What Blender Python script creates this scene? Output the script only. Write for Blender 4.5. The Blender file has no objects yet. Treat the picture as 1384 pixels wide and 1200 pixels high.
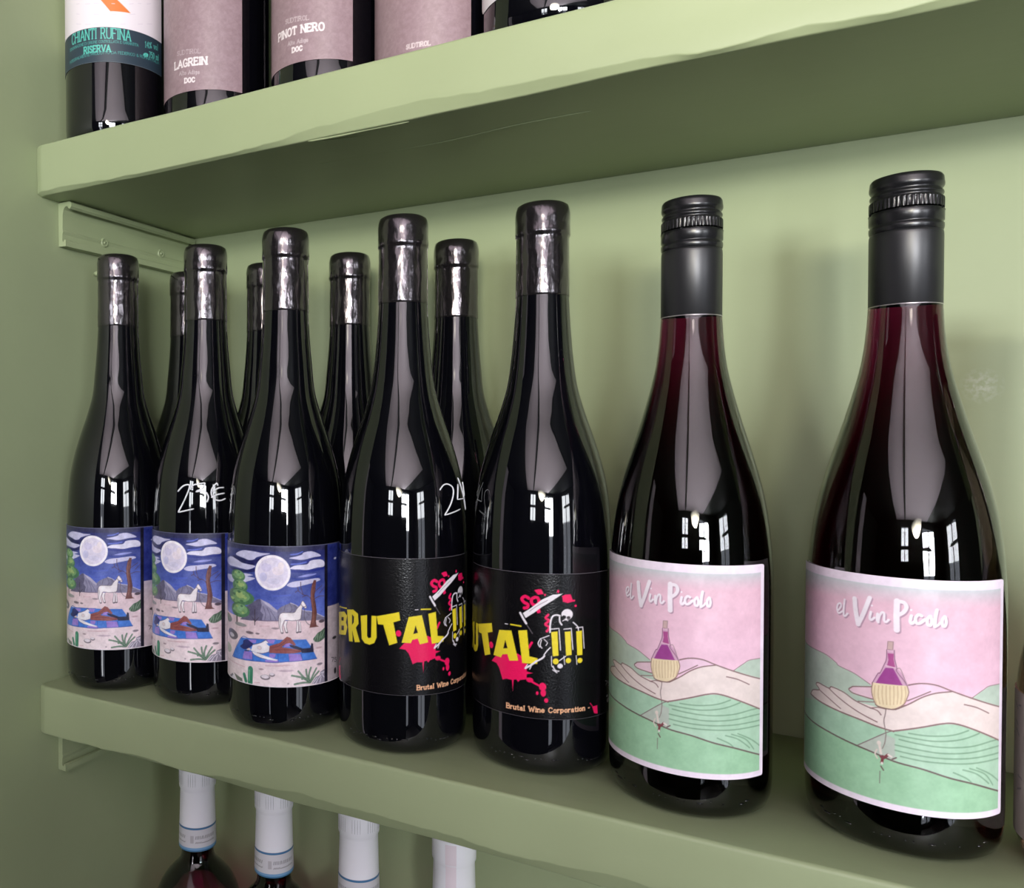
import bpy, math, random
import numpy as np
from mathutils import Matrix, Vector, noise

SC = bpy.context.scene
COL = SC.collection

# ------------------------------------------------------------------ camera, world, lights, exposure
CX, CY, FPX = 431.15, 595.69, 1120.87           # optical centre and focal length in pixels of the 1384x1200 frame
YAW, PITCH = 0.53921, -0.01633
cam_data = bpy.data.cameras.new('camera')
cam = bpy.data.objects.new('camera', cam_data)
COL.objects.link(cam)
fwd = Vector((-math.sin(YAW) * math.cos(PITCH), math.cos(YAW) * math.cos(PITCH), math.sin(PITCH)))
rgt = Vector((math.cos(YAW), math.sin(YAW), 0))
upv = rgt.cross(fwd)
m = Matrix.Identity(4)
for i in range(3):
    m[i][0], m[i][1], m[i][2] = rgt[i], upv[i], -fwd[i]
m.translation = (0.38239, -0.54338, 0.17664)
cam.matrix_world = m
cam_data.sensor_width = 36
cam_data.lens = FPX / 1384 * 36
cam_data.shift_x = (692 - CX) / 1384
cam_data.shift_y = (CY - 600) / 1384
cam_data.clip_start = 0.01
SC.camera = cam

world = bpy.data.worlds.new('world')
SC.world = world
world.use_nodes = True
bg = world.node_tree.nodes['Background']
bg.inputs[0].default_value = (0.82, 0.88, 1.0, 1)
bg.inputs[1].default_value = 2.0

def area(name, loc, target, sx, sy, power, color):
    L = bpy.data.lights.new(name, 'AREA')
    L.shape = 'RECTANGLE'; L.size = sx; L.size_y = sy; L.energy = power; L.color = color
    o = bpy.data.objects.new(name, L); COL.objects.link(o)
    o.location = loc
    o.rotation_euler = (Vector(target) - Vector(loc)).to_track_quat('-Z', 'Y').to_euler()
    return o

def spot(name, loc, target, power, color, size, blend, radius):
    L = bpy.data.lights.new(name, 'SPOT')
    L.energy = power; L.color = color; L.spot_size = size; L.spot_blend = blend; L.shadow_soft_size = radius
    o = bpy.data.objects.new(name, L); COL.objects.link(o)
    o.location = loc
    o.rotation_euler = (Vector(target) - Vector(loc)).to_track_quat('-Z', 'Y').to_euler()
    return o

RX1, RY0, RZ0, RZ1 = 3.0, -3.0, -1.45, 0.86       # the room
area('daylight_front_left', (0.35, RY0 - 0.12, 0.48), (0.42, 0, 0.2), 0.5, 0.5, 12, (0.93, 0.96, 1.0))
area('daylight_front_right', (1.85, RY0 - 0.12, 0.40), (0.6, 0, 0.2), 0.85, 0.6, 102, (0.95, 0.97, 1.0))
area('daylight_right', (RX1 + 0.12, -1.9, 0.48), (0, -0.6, 0.2), 0.85, 0.5, 16, (0.93, 0.96, 1.0))
area('daylight_door_low', (1.62, RY0 - 0.12, -0.60), (0.4, 0, -0.3), 0.13, 1.3, 9, (0.95, 0.97, 1.0))
area('daylight_door_low_left', (0.30, RY0 - 0.12, -0.60), (0.3, 0, -0.3), 0.10, 1.3, 4, (0.95, 0.97, 1.0))
area('ceiling_fill', (0.80, -1.85, 0.46), (0.80, -1.85, 2.0), 1.7, 1.9, 37, (1.0, 0.96, 0.985))  # added fill light, brightens the ceiling mirrored in the bottles
spot('shelf_spotlight', (0.80, -1.9, 0.62), (0.30, 0, 0.64), 160, (1.0, 0.94, 0.76), 0.54, 1.0, 0.22)

SC.view_settings.view_transform = 'Standard'
SC.view_settings.look = 'None'
SC.view_settings.exposure = 0.0
SC.view_settings.gamma = 1.0
SC.view_settings.use_curve_mapping = False
SC.cycles.use_denoising = True
SC.cycles.max_bounces = 10
SC.cycles.transmission_bounces = 8
SC.cycles.sample_clamp_indirect = 4.0

# ------------------------------------------------------------------ helpers
def new_obj(name, mesh, parent=None, mat=None, loc=(0, 0, 0)):
    o = bpy.data.objects.new(name, mesh)
    COL.objects.link(o)
    o.location = loc
    if parent is not None:
        o.parent = parent
    if mat is not None:
        mesh.materials.append(mat)
    return o

def empty(name, loc, label, cat, group=None, rz=0.0):
    o = bpy.data.objects.new(name, None)
    COL.objects.link(o)
    o.empty_display_size = 0.02
    o.location = loc
    o.rotation_euler = (0, 0, rz)
    o['label'] = label
    o['category'] = cat
    if group:
        o['group'] = group
    return o

def mesh_from(name, verts, faces, smooth=True):
    me = bpy.data.meshes.new(name)
    me.from_pydata([tuple(map(float, v)) for v in verts], [], faces)
    me.validate()
    if smooth:
        me.polygons.foreach_set('use_smooth', [True] * len(me.polygons))
    me.update()
    return me

def smooth_profile(p, n):
    """Monotone-ish Catmull-Rom through (r, z) points."""
    p = np.array(p, float)
    out = []
    for i in range(len(p) - 1):
        p0 = p[max(i - 1, 0)]; p1 = p[i]; p2 = p[i + 1]; p3 = p[min(i + 2, len(p) - 1)]
        for k in range(n):
            t = k / n
            out.append(0.5 * ((2 * p1) + (-p0 + p2) * t + (2 * p0 - 5 * p1 + 4 * p2 - p3) * t * t + (-p0 + 3 * p1 - 3 * p2 + p3) * t ** 3))
    out.append(p[-1])
    return np.array(out)

def lathe(name, prof, seg=64, wob=None):
    """Surface of revolution about z from (r, z) rows; r = 0 ends close to a point."""
    verts, faces, rows = [], [], []
    for r, z in prof:
        if r < 1e-6:
            rows.append([len(verts)]); verts.append((0, 0, z)); continue
        row = []
        for k in range(seg):
            a = 2 * math.pi * k / seg
            rr = r + (wob(a, z) if wob else 0)
            row.append(len(verts)); verts.append((rr * math.sin(a), -rr * math.cos(a), z))
        rows.append(row)
    for A, B in zip(rows[:-1], rows[1:]):
        if len(A) == 1 and len(B) == 1:
            continue
        for k in range(seg):
            k2 = (k + 1) % seg
            if len(A) == 1:
                faces.append((A[0], B[k2], B[k]))
            elif len(B) == 1:
                faces.append((A[k], A[k2], B[0]))
            else:
                faces.append((A[k], A[k2], B[k2], B[k]))
    return mesh_from(name, verts, faces)

def tube(name, pts, rad, seg=6):
    pts = [Vector(p) for p in pts]
    verts, faces = [], []
    for i, p in enumerate(pts):
        d = (pts[min(i + 1, len(pts) - 1)] - pts[max(i - 1, 0)]).normalized()
        a = d.orthogonal().normalized() if abs(d.z) > .9 else d.cross(Vector((0, 0, 1))).normalized()
        b = d.cross(a)
        rr = rad * (0.55 if i in (0, len(pts) - 1) else 1)
        for k in range(seg):
            t = 2 * math.pi * k / seg
            verts.append(p + rr * (a * math.cos(t) + b * math.sin(t)))
    n = len(pts)
    for i in range(n - 1):
        for k in range(seg):
            k2 = (k + 1) % seg
            faces.append((i * seg + k, i * seg + k2, (i + 1) * seg + k2, (i + 1) * seg + k))
    faces.append(tuple(range(seg))[::-1]); faces.append(tuple(range((n - 1) * seg, n * seg)))
    return verts, faces

def join(parts):
    V, F = [], []
    for v, f in parts:
        o = len(V); V += list(v); F += [tuple(i + o for i in q) for q in f]
    return V, F

def box_mesh(name, x0, x1, y0, y1, z0, z1):
    v = [(x, y, z) for x in (x0, x1) for y in (y0, y1) for z in (z0, z1)]
    f = [(0, 1, 3, 2), (4, 6, 7, 5), (0, 4, 5, 1), (2, 3, 7, 6), (0, 2, 6, 4), (1, 5, 7, 3)]
    return mesh_from(name, v, f, smooth=False)

def catmull(p, n=8):
    p = np.array(p, float)
    if len(p) < 3:
        return p
    return smooth_profile(p, n)

def closed_catmull(p, n=6):
    p = np.array(p, float); k = len(p); out = []
    for i in range(k):
        p0, p1, p2, p3 = p[i - 1], p[i], p[(i + 1) % k], p[(i + 2) % k]
        for j in range(n):
            t = j / n
            out.append(0.5 * ((2 * p1) + (-p0 + p2) * t + (2 * p0 - 5 * p1 + 4 * p2 - p3) * t * t + (-p0 + 3 * p1 - 3 * p2 + p3) * t ** 3))
    return np.array(out)

# ------------------------------------------------------------------ label printing: flat print drawn in label millimetres, stored as mesh colours
FONT = {
 'A': (.72, ['0,0 .36,1 .72,0', '.13,.35 .59,.35']), 'B': (.6, ['0,0 0,1', '0,1 .38,1 .5,.87 .5,.65 .38,.53 0,.53', '.38,.53 .56,.4 .56,.13 .42,0 0,0']),
 'C': (.66, ['.62,.8 .5,.97 .3,1 .1,.85 .02,.5 .1,.15 .3,0 .5,.03 .63,.2']), 'D': (.68, ['0,0 0,1', '0,1 .35,1 .6,.8 .66,.5 .6,.2 .35,0 0,0']),
 'E': (.56, ['0,0 0,1', '0,1 .54,1 .54,.88', '0,.52 .4,.52', '0,0 .55,0 .55,.13']), 'F': (.54, ['0,0 0,1', '0,1 .54,1 .54,.88', '0,.52 .4,.52']),
 'G': (.7, ['.63,.8 .5,.97 .3,1 .1,.85 .02,.5 .1,.15 .3,0 .5,.02 .64,.14 .64,.42 .42,.42']), 'H': (.68, ['0,0 0,1', '.66,0 .66,1', '0,.52 .66,.52']),
 'I': (.14, ['.07,0 .07,1']), 'L': (.54, ['0,1 0,0', '0,0 .54,0 .54,.15']), 'M': (.82, ['0,0 0,1', '0,1 .4,.1 .8,1', '.8,1 .8,0']),
 'N': (.7, ['0,0 0,1', '0,1 .66,0', '.66,0 .66,1']), 'O': (.72, ['.36,1 .12,.88 .02,.5 .12,.12 .36,0 .6,.12 .7,.5 .6,.88 .36,1']),
 'P': (.58, ['0,0 0,1', '0,1 .4,1 .55,.88 .55,.62 .4,.48 0,.48']), 'R': (.64, ['0,0 0,1', '0,1 .38,1 .52,.88 .52,.64 .38,.5 0,.5', '.28,.5 .62,0']),
 'S': (.54, ['.5,.82 .38,.98 .18,.98 .04,.82 .1,.6 .42,.44 .5,.22 .36,.02 .16,.02 .02,.18']), 'T': (.62, ['.31,0 .31,1', '0,.86 0,1 .62,1 .62,.86']),
 'U': (.66, ['0,1 0,.3 .1,.05 .33,0 .56,.05 .66,.3 .66,1']), 'V': (.68, ['0,1 .34,0 .68,1']), 'W': (.98, ['0,1 .25,0 .49,.8 .73,0 .98,1']), 'Z': (.6, ['0,1 .6,1 0,0 .6,0']),
 'a': (.46, ['.05,.5 .2,.62 .36,.55 .38,.1 .46,0', '.38,.36 .12,.32 .02,.15 .14,0 .38,.12']), 'd': (.5, ['.42,1 .42,0', '.42,.45 .24,.62 .05,.5 .03,.15 .2,0 .42,.15']),
 'e': (.46, ['.03,.32 .43,.32 .4,.52 .22,.62 .05,.48 .02,.2 .14,.02 .3,0 .44,.12']), 'g': (.5, ['.42,.62 .42,-.15 .25,-.28 .05,-.2', '.42,.45 .24,.62 .05,.5 .03,.2 .2,.05 .42,.2']),
 'i': (.14, ['.07,0 .07,.62', '.07,.82 .07,.86']), 'l': (.14, ['.07,0 .07,1']), 'm': (.74, ['0,0 0,.62', '0,.45 .2,.62 .34,.5 .34,0', '.34,.45 .54,.62 .7,.5 .7,0']),
 'n': (.46, ['0,0 0,.62', '0,.45 .22,.62 .42,.5 .42,0']), 'o': (.48, ['.24,.62 .06,.5 .03,.31 .06,.12 .24,0 .42,.12 .45,.31 .42,.5 .24,.62']),
 'p': (.5, ['.02,-.28 .02,.62', '.02,.45 .22,.62 .42,.5 .45,.2 .3,0 .02,.14']), 'r': (.34, ['0,0 0,.62', '0,.42 .16,.6 .34,.6']), 't': (.32, ['.13,.88 .13,.12 .2,0 .32,.04', '0,.62 .3,.62']),
 'u': (.46, ['0,.62 0,.15 .12,0 .4,.14', '.42,.62 .42,0']), 'v': (.46, ['0,.62 .22,0 .45,.62']),
 '0': (.5, ['.25,1 .08,.88 .02,.5 .08,.12 .25,0 .42,.12 .48,.5 .42,.88 .25,1']), '1': (.3, ['.02,.8 .17,1 .17,0']), '3': (.5, ['.05,.9 .25,1 .44,.85 .4,.6 .2,.53 .44,.42 .46,.15 .25,0 .03,.12']),
 '2': (.5, ['.04,.8 .2,1 .44,.9 .44,.65 .04,0 .48,0']), '4': (.54, ['.4,0 .4,1 .02,.3 .54,.3']), '5': (.5, ['.44,1 .1,1 .07,.58 .3,.62 .47,.4 .4,.08 .2,0 .03,.1']), '7': (.48, ['.02,1 .46,1 .18,0']),
 '%': (.7, ['.62,1 .08,0', '.14,.95 .02,.78 .14,.6 .26,.78 .14,.95', '.56,.4 .44,.22 .56,.05 .68,.22 .56,.4']), '&': (.66, ['.62,0 .12,.75 .25,1 .4,.8 .05,.25 .2,0 .42,.05 .6,.4']),
 '-': (.36, ['.04,.36 .32,.36']), ' ': (.34, []),
}
ROUND = set('BCDGOPRSUaegdmnopu0235&%')

class Sheet:
    """A canvas in millimetres: u round the bottle, v up."""
    def __init__(s, u0, u1, v0, v1, res, colour):
        s.u0, s.v0, s.res = u0, v0, res
        s.w = int(round((u1 - u0) / res)) + 1
        s.h = int(round((v1 - v0) / res)) + 1
        s.u = u0 + np.arange(s.w) * res
        s.v = v0 + np.arange(s.h) * res
        s.a = np.empty((s.h, s.w, 3)); s.a[:] = colour
    def win(s, u0, u1, v0, v1):
        i0 = max(0, int((u0 - s.u0) / s.res) - 1); i1 = min(s.w, int((u1 - s.u0) / s.res) + 3)
        j0 = max(0, int((v0 - s.v0) / s.res) - 1); j1 = min(s.h, int((v1 - s.v0) / s.res) + 3)
        if i1 <= i0 or j1 <= j0:
            return None
        U, V = np.meshgrid(s.u[i0:i1], s.v[j0:j1])
        return slice(j0, j1), slice(i0, i1), U, V
    def put(s, w, cov, col):
        cov = np.clip(cov, 0, 1)[..., None]
        s.a[w[0], w[1]] = s.a[w[0], w[1]] * (1 - cov) + np.array(col, float) * cov
    def seg_dist(s, U, V, p):
        d = np.full(U.shape, 1e9)
        for (ax, ay), (bx, by) in zip(p[:-1], p[1:]):
            vx, vy = bx - ax, by - ay
            L = vx * vx + vy * vy
            t = np.clip(((U - ax) * vx + (V - ay) * vy) / L, 0, 1) if L > 1e-12 else 0 * U
            d = np.minimum(d, np.hypot(U - ax - t * vx, V - ay - t * vy))
        return d
    def stroke(s, p, width, col):
        p = np.array(p, float); r = width / 2
        w = s.win(p[:, 0].min() - r, p[:, 0].max() + r, p[:, 1].min() - r, p[:, 1].max() + r)
        if w is None:
            return
        d = s.seg_dist(w[2], w[3], p)
        soft = s.res * .5
        k = min(1.0, width / s.res * 1.0)
        s.put(w, np.clip((max(r, soft) - d) / s.res + .5, 0, 1) * k, col)
    def poly(s, p, col):
        p = np.array(p, float)
        w = s.win(p[:, 0].min(), p[:, 0].max(), p[:, 1].min(), p[:, 1].max())
        if w is None:
            return
        U, V = w[2], w[3]
        ins = np.zeros(U.shape, bool)
        q = np.roll(p, -1, 0)
        for (ax, ay), (bx, by) in zip(p, q):
            c = (ay > V) != (by > V)
            if ay != by:
                ins ^= c & (U < (bx - ax) * (V - ay) / (by - ay) + ax)
        d = s.seg_dist(U, V, np.vstack([p, p[:1]]))
        s.put(w, .5 + np.where(ins, d, -d) / s.res, col)
    def ellipse(s, u, v, ru, rv, col):
        w = s.win(u - ru, u + ru, v - rv, v + rv)
        if w is None:
            return
        e = np.hypot((w[2] - u) / max(ru, 1e-3), (w[3] - v) / max(rv, 1e-3))
        s.put(w, .5 + (1 - e) * min(ru, rv) / s.res, col)
    def text(s, txt, u0, v0, u1, v1, h, wgt, col, serif):
        gap = .22 if serif else .12
        adv = sum(FONT[c][0] + gap for c in txt) - gap
        L = math.hypot(u1 - u0, v1 - v0)
        sx = L / adv
        dx, dy = (u1 - u0) / L, (v1 - v0) / L
        x = 0.0
        for c in txt:
            gw, st = FONT[c]
            for q in st:
                p = np.array([[float(n) for n in t.split(',')] for t in q.split()])
                rows = [catmull(p, 5) if c in ROUND and len(p) > 3 else p]
                if serif:
                    for e, o in ((p[0], p[1]), (p[-1], p[-2])):
                        if min(abs(e[1]), abs(e[1] - 1), abs(e[1] - .62)) < .02 and abs(o[1] - e[1]) > .45:
                            rows.append(np.array([[e[0] - .12, e[1]], [e[0] + .12, e[1]]]))
                for k, r in enumerate(rows):
                    X = (x + r[:, 0]) * sx; Y = r[:, 1] * h
                    s.stroke(np.c_[u0 + X * dx - 0 * Y, v0 + X * dy + Y], wgt * (.62 if k else 1), col)
            x += gw + gap
    def run(s, ops):
        for o in ops:
            k, col = o[0], o[1]
            if k == 'P':
                p = np.array(o[2]).reshape(-1, 2)
                s.poly(closed_catmull(p) if o[3] else p, col)
            elif k == 'S':
                p = np.array(o[3]).reshape(-1, 2)
                s.stroke(catmull(p, 6) if o[4] else p, o[2], col)
            elif k == 'E':
                s.ellipse(o[2], o[3], o[4], o[5], col)
            elif k == 'T':
                s.text(o[2], o[3], o[4], o[5], o[6], o[7], o[8], col, o[9])
            elif k in ('G', 'G2', 'GX'):                       # printed colour ramps of the artwork
                u0, v0, u1, v1 = o[1]
                w = s.win(u0, u1, v0, v1)
                if w is None:
                    continue
                U, V = w[2], w[3]
                inside = ((U >= u0) & (U <= u1) & (V >= v0) & (V <= v1)).astype(float)
                if k == 'G':
                    t = np.clip((V - v0) / (v1 - v0), 0, 1)[..., None]
                    # colours listed top first
                    c = np.array(o[3]) * (1 - t) + np.array(o[2]) * t
                    s.a[w[0], w[1]] = np.where(inside[..., None] > 0, c, s.a[w[0], w[1]])
                elif k == 'G2':
                    s.put(w, inside * np.clip((V - v0) / (v1 - v0), 0, 1) ** 1.3, o[2])
                else:
                    s.put(w, inside * np.clip(1 - (U - u0) / (u1 - u0), 0, 1) ** .7 * np.clip((V - v0) / (v1 - v0), 0, 1), o[2])
    def mottle(s, amp, scale, seed=0):
        r = np.random.RandomState(seed)
        n = np.zeros((s.h, s.w))
        for k, sc in enumerate((scale, scale / 2.5, scale / 6)):
            gh, gw = int(s.h * s.res / sc) + 3, int(s.w * s.res / sc) + 3
            g = r.rand(gh, gw) - .5
            y = np.arange(s.h) * s.res / sc; x = np.arange(s.w) * s.res / sc
            yi, xi = y.astype(int), x.astype(int); fy, fx = (y - yi)[:, None], (x - xi)[None]
            fy, fx = fy * fy * (3 - 2 * fy), fx * fx * (3 - 2 * fx)
            n += (g[yi][:, xi] * (1 - fy) * (1 - fx) + g[yi + 1][:, xi] * fy * (1 - fx) + g[yi][:, xi + 1] * (1 - fy) * fx + g[yi + 1][:, xi + 1] * fy * fx) / (1 + .5 * k)
        s.a = np.clip(s.a + (n * amp)[..., None], 0, 255)

def paper(name, sheet, radius, gain=.85, corner=0.0, lift=.00025):
    """Wraps a printed sheet round a bottle wall of radius(z) metres; returns the mesh."""
    H, W = sheet.h, sheet.w
    U, V = np.meshgrid(sheet.u, sheet.v)
    z = V / 1000
    R = (radius(z) if callable(radius) else np.full(z.shape, radius)) + lift
    Rm = float(R.mean())
    th = U / 1000 / Rm
    P = np.stack([R * np.sin(th), -R * np.cos(th), z], -1).reshape(-1, 3)
    idx = np.arange(H * W).reshape(H, W)
    q = np.stack([idx[:-1, :-1], idx[:-1, 1:], idx[1:, 1:], idx[1:, :-1]], -1).reshape(-1, 4)
    if corner:
        u0, u1, v0, v1 = sheet.u[0], sheet.u[-1], sheet.v[0], sheet.v[-1]
        cu = np.maximum(np.maximum(u0 + corner - U, U - (u1 - corner)), 0)
        cvv = np.maximum(np.maximum(v0 + corner - V, V - (v1 - corner)), 0)
        ok = (np.hypot(cu, cvv) <= corner).reshape(-1)
        q = q[ok[q].all(1)]
    me = bpy.data.meshes.new(name)
    me.vertices.add(len(P)); me.vertices.foreach_set('co', P.astype(np.float32).ravel())
    n = len(q)
    me.loops.add(n * 4); me.loops.foreach_set('vertex_index', q.astype(np.int32).ravel())
    me.polygons.add(n)
    me.polygons.foreach_set('loop_start', np.arange(0, n * 4, 4, dtype=np.int32))
    me.polygons.foreach_set('use_smooth', np.ones(n, bool))
    me.update(calc_edges=True)
    c = sheet.a.reshape(-1, 3) / 255
    lin = np.where(c <= .04045, c / 12.92, ((c + .055) / 1.055) ** 2.4) * gain
    at = me.color_attributes.new('print', 'FLOAT_COLOR', 'POINT')
    at.data.foreach_set('color', np.c_[lin, np.ones(len(lin))].astype(np.float32).ravel())
    return me

# ------------------------------------------------------------------ materials
def mat(name, base=(.5, .5, .5), rough=.5, **kw):
    m = bpy.data.materials.new(name)
    m.use_nodes = True
    b = m.node_tree.nodes['Principled BSDF']
    b.inputs['Base Color'].default_value = (*base, 1)
    b.inputs['Roughness'].default_value = rough
    for k, v in kw.items():
        b.inputs[k.replace('_', ' ')].default_value = v
    return m

def nd(m, t, **kw):
    n = m.node_tree.nodes.new(t)
    for k, v in kw.items():
        setattr(n, k, v)
    return n

def bump(m, scale, strength, dist=.001, detail=3, stretch=None):
    T = m.node_tree; b = T.nodes['Principled BSDF']
    tc = nd(m, 'ShaderNodeTexCoord'); nz = nd(m, 'ShaderNodeTexNoise'); bp = nd(m, 'ShaderNodeBump')
    nz.inputs['Scale'].default_value = scale; nz.inputs['Detail'].default_value = detail
    bp.inputs['Strength'].default_value = strength; bp.inputs['Distance'].default_value = dist
    src = tc.outputs['Object']
    if stretch:
        mp = nd(m, 'ShaderNodeMapping'); mp.inputs['Scale'].default_value = stretch
        T.links.new(src, mp.inputs[0]); src = mp.outputs[0]
    T.links.new(src, nz.inputs['Vector']); T.links.new(nz.outputs['Fac'], bp.inputs['Height'])
    T.links.new(bp.outputs[0], b.inputs['Normal'])
    return m

def paint(name, base, rough=.5, flecks=True, scuffs=()):
    """Brushed green paint: faint tone drift, brush relief, pale flecks."""
    m = mat(name, base, rough)
    T = m.node_tree; b = T.nodes['Principled BSDF']
    tc = nd(m, 'ShaderNodeTexCoord')
    n1 = nd(m, 'ShaderNodeTexNoise'); n1.inputs['Scale'].default_value = 5; n1.inputs['Detail'].default_value = 4
    r1 = nd(m, 'ShaderNodeValToRGB')
    r1.color_ramp.elements[0].position = .3; r1.color_ramp.elements[1].position = .7
    r1.color_ramp.elements[0].color = (*[c * .92 for c in base], 1); r1.color_ramp.elements[1].color = (*[c * 1.07 for c in base], 1)
    T.links.new(tc.outputs['Object'], n1.inputs['Vector']); T.links.new(n1.outputs['Fac'], r1.inputs['Fac'])
    out = r1.outputs['Color']
    if flecks:
        v = nd(m, 'ShaderNodeTexVoronoi'); v.inputs['Scale'].default_value = 26
        lt = nd(m, 'ShaderNodeMath', operation='LESS_THAN'); lt.inputs[1].default_value = .03
        wn = nd(m, 'ShaderNodeTexNoise'); wn.inputs['Scale'].default_value = 13
        gt = nd(m, 'ShaderNodeMath', operation='GREATER_THAN'); gt.inputs[1].default_value = .62
        mu = nd(m, 'ShaderNodeMath', operation='MULTIPLY')
        mx = nd(m, 'ShaderNodeMix', data_type='RGBA'); mx.inputs['B'].default_value = (.55, .58, .45, 1)
        T.links.new(tc.outputs['Object'], v.inputs['Vector']); T.links.new(v.outputs['Distance'], lt.inputs[0])
        T.links.new(tc.outputs['Object'], wn.inputs['Vector']); T.links.new(wn.outputs['Fac'], gt.inputs[0])
        T.links.new(lt.outputs[0], mu.inputs[0]); T.links.new(gt.outputs[0], mu.inputs[1])
        T.links.new(mu.outputs[0], mx.inputs['Factor']); T.links.new(out, mx.inputs['A'])
        out = mx.outputs['Result']
    for (p, rad) in scuffs:
        d = nd(m, 'ShaderNodeVectorMath', operation='DISTANCE'); d.inputs[1].default_value = p
        nz = nd(m, 'ShaderNodeTexNoise'); nz.inputs['Scale'].default_value = 420
        sm = nd(m, 'ShaderNodeMath', operation='MULTIPLY_ADD'); sm.inputs[1].default_value = -1 / rad; sm.inputs[2].default_value = 1
        ad = nd(m, 'ShaderNodeMath', operation='MULTIPLY_ADD', use_clamp=True); ad.inputs[1].default_value = 4; ad.inputs[2].default_value = -1.6
        ml = nd(m, 'ShaderNodeMath', operation='MULTIPLY', use_clamp=True)
        mx = nd(m, 'ShaderNodeMix', data_type='RGBA'); mx.inputs['B'].default_value = (.5, .54, .42, 1)
        T.links.new(tc.outputs['Object'], d.inputs[0]); T.links.new(d.outputs['Value'], sm.inputs[0])
        T.links.new(tc.outputs['Object'], nz.inputs['Vector']); T.links.new(nz.outputs['Fac'], ad.inputs[0])
        T.links.new(sm.outputs[0], ml.inputs[0]); T.links.new(ad.outputs[0], ml.inputs[1])
        T.links.new(ml.outputs[0], mx.inputs['Factor']); T.links.new(out, mx.inputs['A'])
        out = mx.outputs['Result']
    T.links.new(out, b.inputs['Base Color'])
    n2 = nd(m, 'ShaderNodeTexNoise'); n2.inputs['Scale'].default_value = 90; n2.inputs['Detail'].default_value = 4
    mp = nd(m, 'ShaderNodeMapping'); mp.inputs['Scale'].default_value = (.35, 1, 1)
    bp = nd(m, 'ShaderNodeBump'); bp.inputs['Strength'].default_value = .35; bp.inputs['Distance'].default_value = .0006
    T.links.new(tc.outputs['Object'], mp.inputs[0]); T.links.new(mp.outputs[0], n2.inputs['Vector'])
    T.links.new(n2.outputs['Fac'], bp.inputs['Height']); T.links.new(bp.outputs[0], b.inputs['Normal'])
    return m

def print_mat(name, rough=.45, grain=None):
    m = mat(name, (.8, .8, .8), rough)
    a = nd(m, 'ShaderNodeAttribute', attribute_name='print')
    m.node_tree.links.new(a.outputs['Color'], m.node_tree.nodes['Principled BSDF'].inputs['Base Color'])
    if grain:
        bump(m, grain[0], grain[1], .0004, 2)
    return m

def liquid_glass(name, tint, density):
    """Clear glass full of wine: the colour comes from absorption along the path."""
    m = mat(name, (1, 1, 1), .02, Transmission_Weight=1.0, IOR=1.5, Coat_Weight=.5, Coat_Roughness=.02, Coat_IOR=1.5)
    va = nd(m, 'ShaderNodeVolumeAbsorption')
    va.inputs['Color'].default_value = (*tint, 1); va.inputs['Density'].default_value = density
    m.node_tree.links.new(va.outputs[0], m.node_tree.nodes['Material Output'].inputs['Volume'])
    return m

GREEN = (.33, .385, .219)
M_WALL = paint('green_wall_paint', GREEN, .55, scuffs=(((.456, 0, .198), .010), ((.42, 0, .158), .004)))
M_SHELF = paint('green_shelf_paint', GREEN, .42, flecks=False)
M_RAIL = paint('green_rail_paint', GREEN, .4, flecks=False)
M_CEIL = mat('ceiling_plaster', (.82, .72, .77), .9)
M_DARKWALL = mat('dark_green_wall', (.020, .024, .018), .8)
M_FLOOR = bump(mat('dark_floor', (.03, .026, .022), .6), 20, .2)
M_FRAME = mat('dark_window_frame', (.015, .016, .018), .5)
M_BLACKGLASS = mat('black_wine_glass', (.002, .002, .0035), .03, IOR=1.57, Coat_Weight=.35, Coat_Roughness=.02, Coat_IOR=1.5)
M_FOIL = bump(mat('black_foil', (.085, .075, .083), .17, Metallic=.9, Coat_Weight=.6, Coat_Roughness=.12), 240, .9, .0005, 3, (1, 1, .35))
M_CAPBLACK = mat('black_cap_lacquer', (.012, .012, .014), .27, Metallic=.2, Specular_IOR_Level=.7)
M_SLEEVE = mat('black_sleeve_satin', (.022, .022, .025), .37, Metallic=.35, Specular_IOR_Level=.9)
M_RUBY = liquid_glass('ruby_wine_glass', (.56, .02, .32), 190)
M_PURPLE = liquid_glass('purple_wine_glass', (.74, .02, .50), 58)
M_ROSE = liquid_glass('brown_rose_wine_glass', (.55, .16, .13), 32)
M_PRINT = print_mat('printed_paper', .42)
M_PRINT_NIGHT = print_mat('printed_satin_paper', .3, (1500, .25))
M_PRINT_BLACK = print_mat('printed_black_grained_paper', .24, (1100, .3))
M_PRINT_BLACK.node_tree.nodes['Principled BSDF'].inputs['Specular IOR Level'].default_value = .38
M_CHALK = mat('white_paint_marker', (.85, .85, .88), .6)
M_WHITECAP = bump(mat('white_capsule_plastic', (.88, .87, .93), .38), 60, .12)
M_PINKTAPE = mat('pale_pink_strip', (.80, .70, .76), .4)

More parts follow.
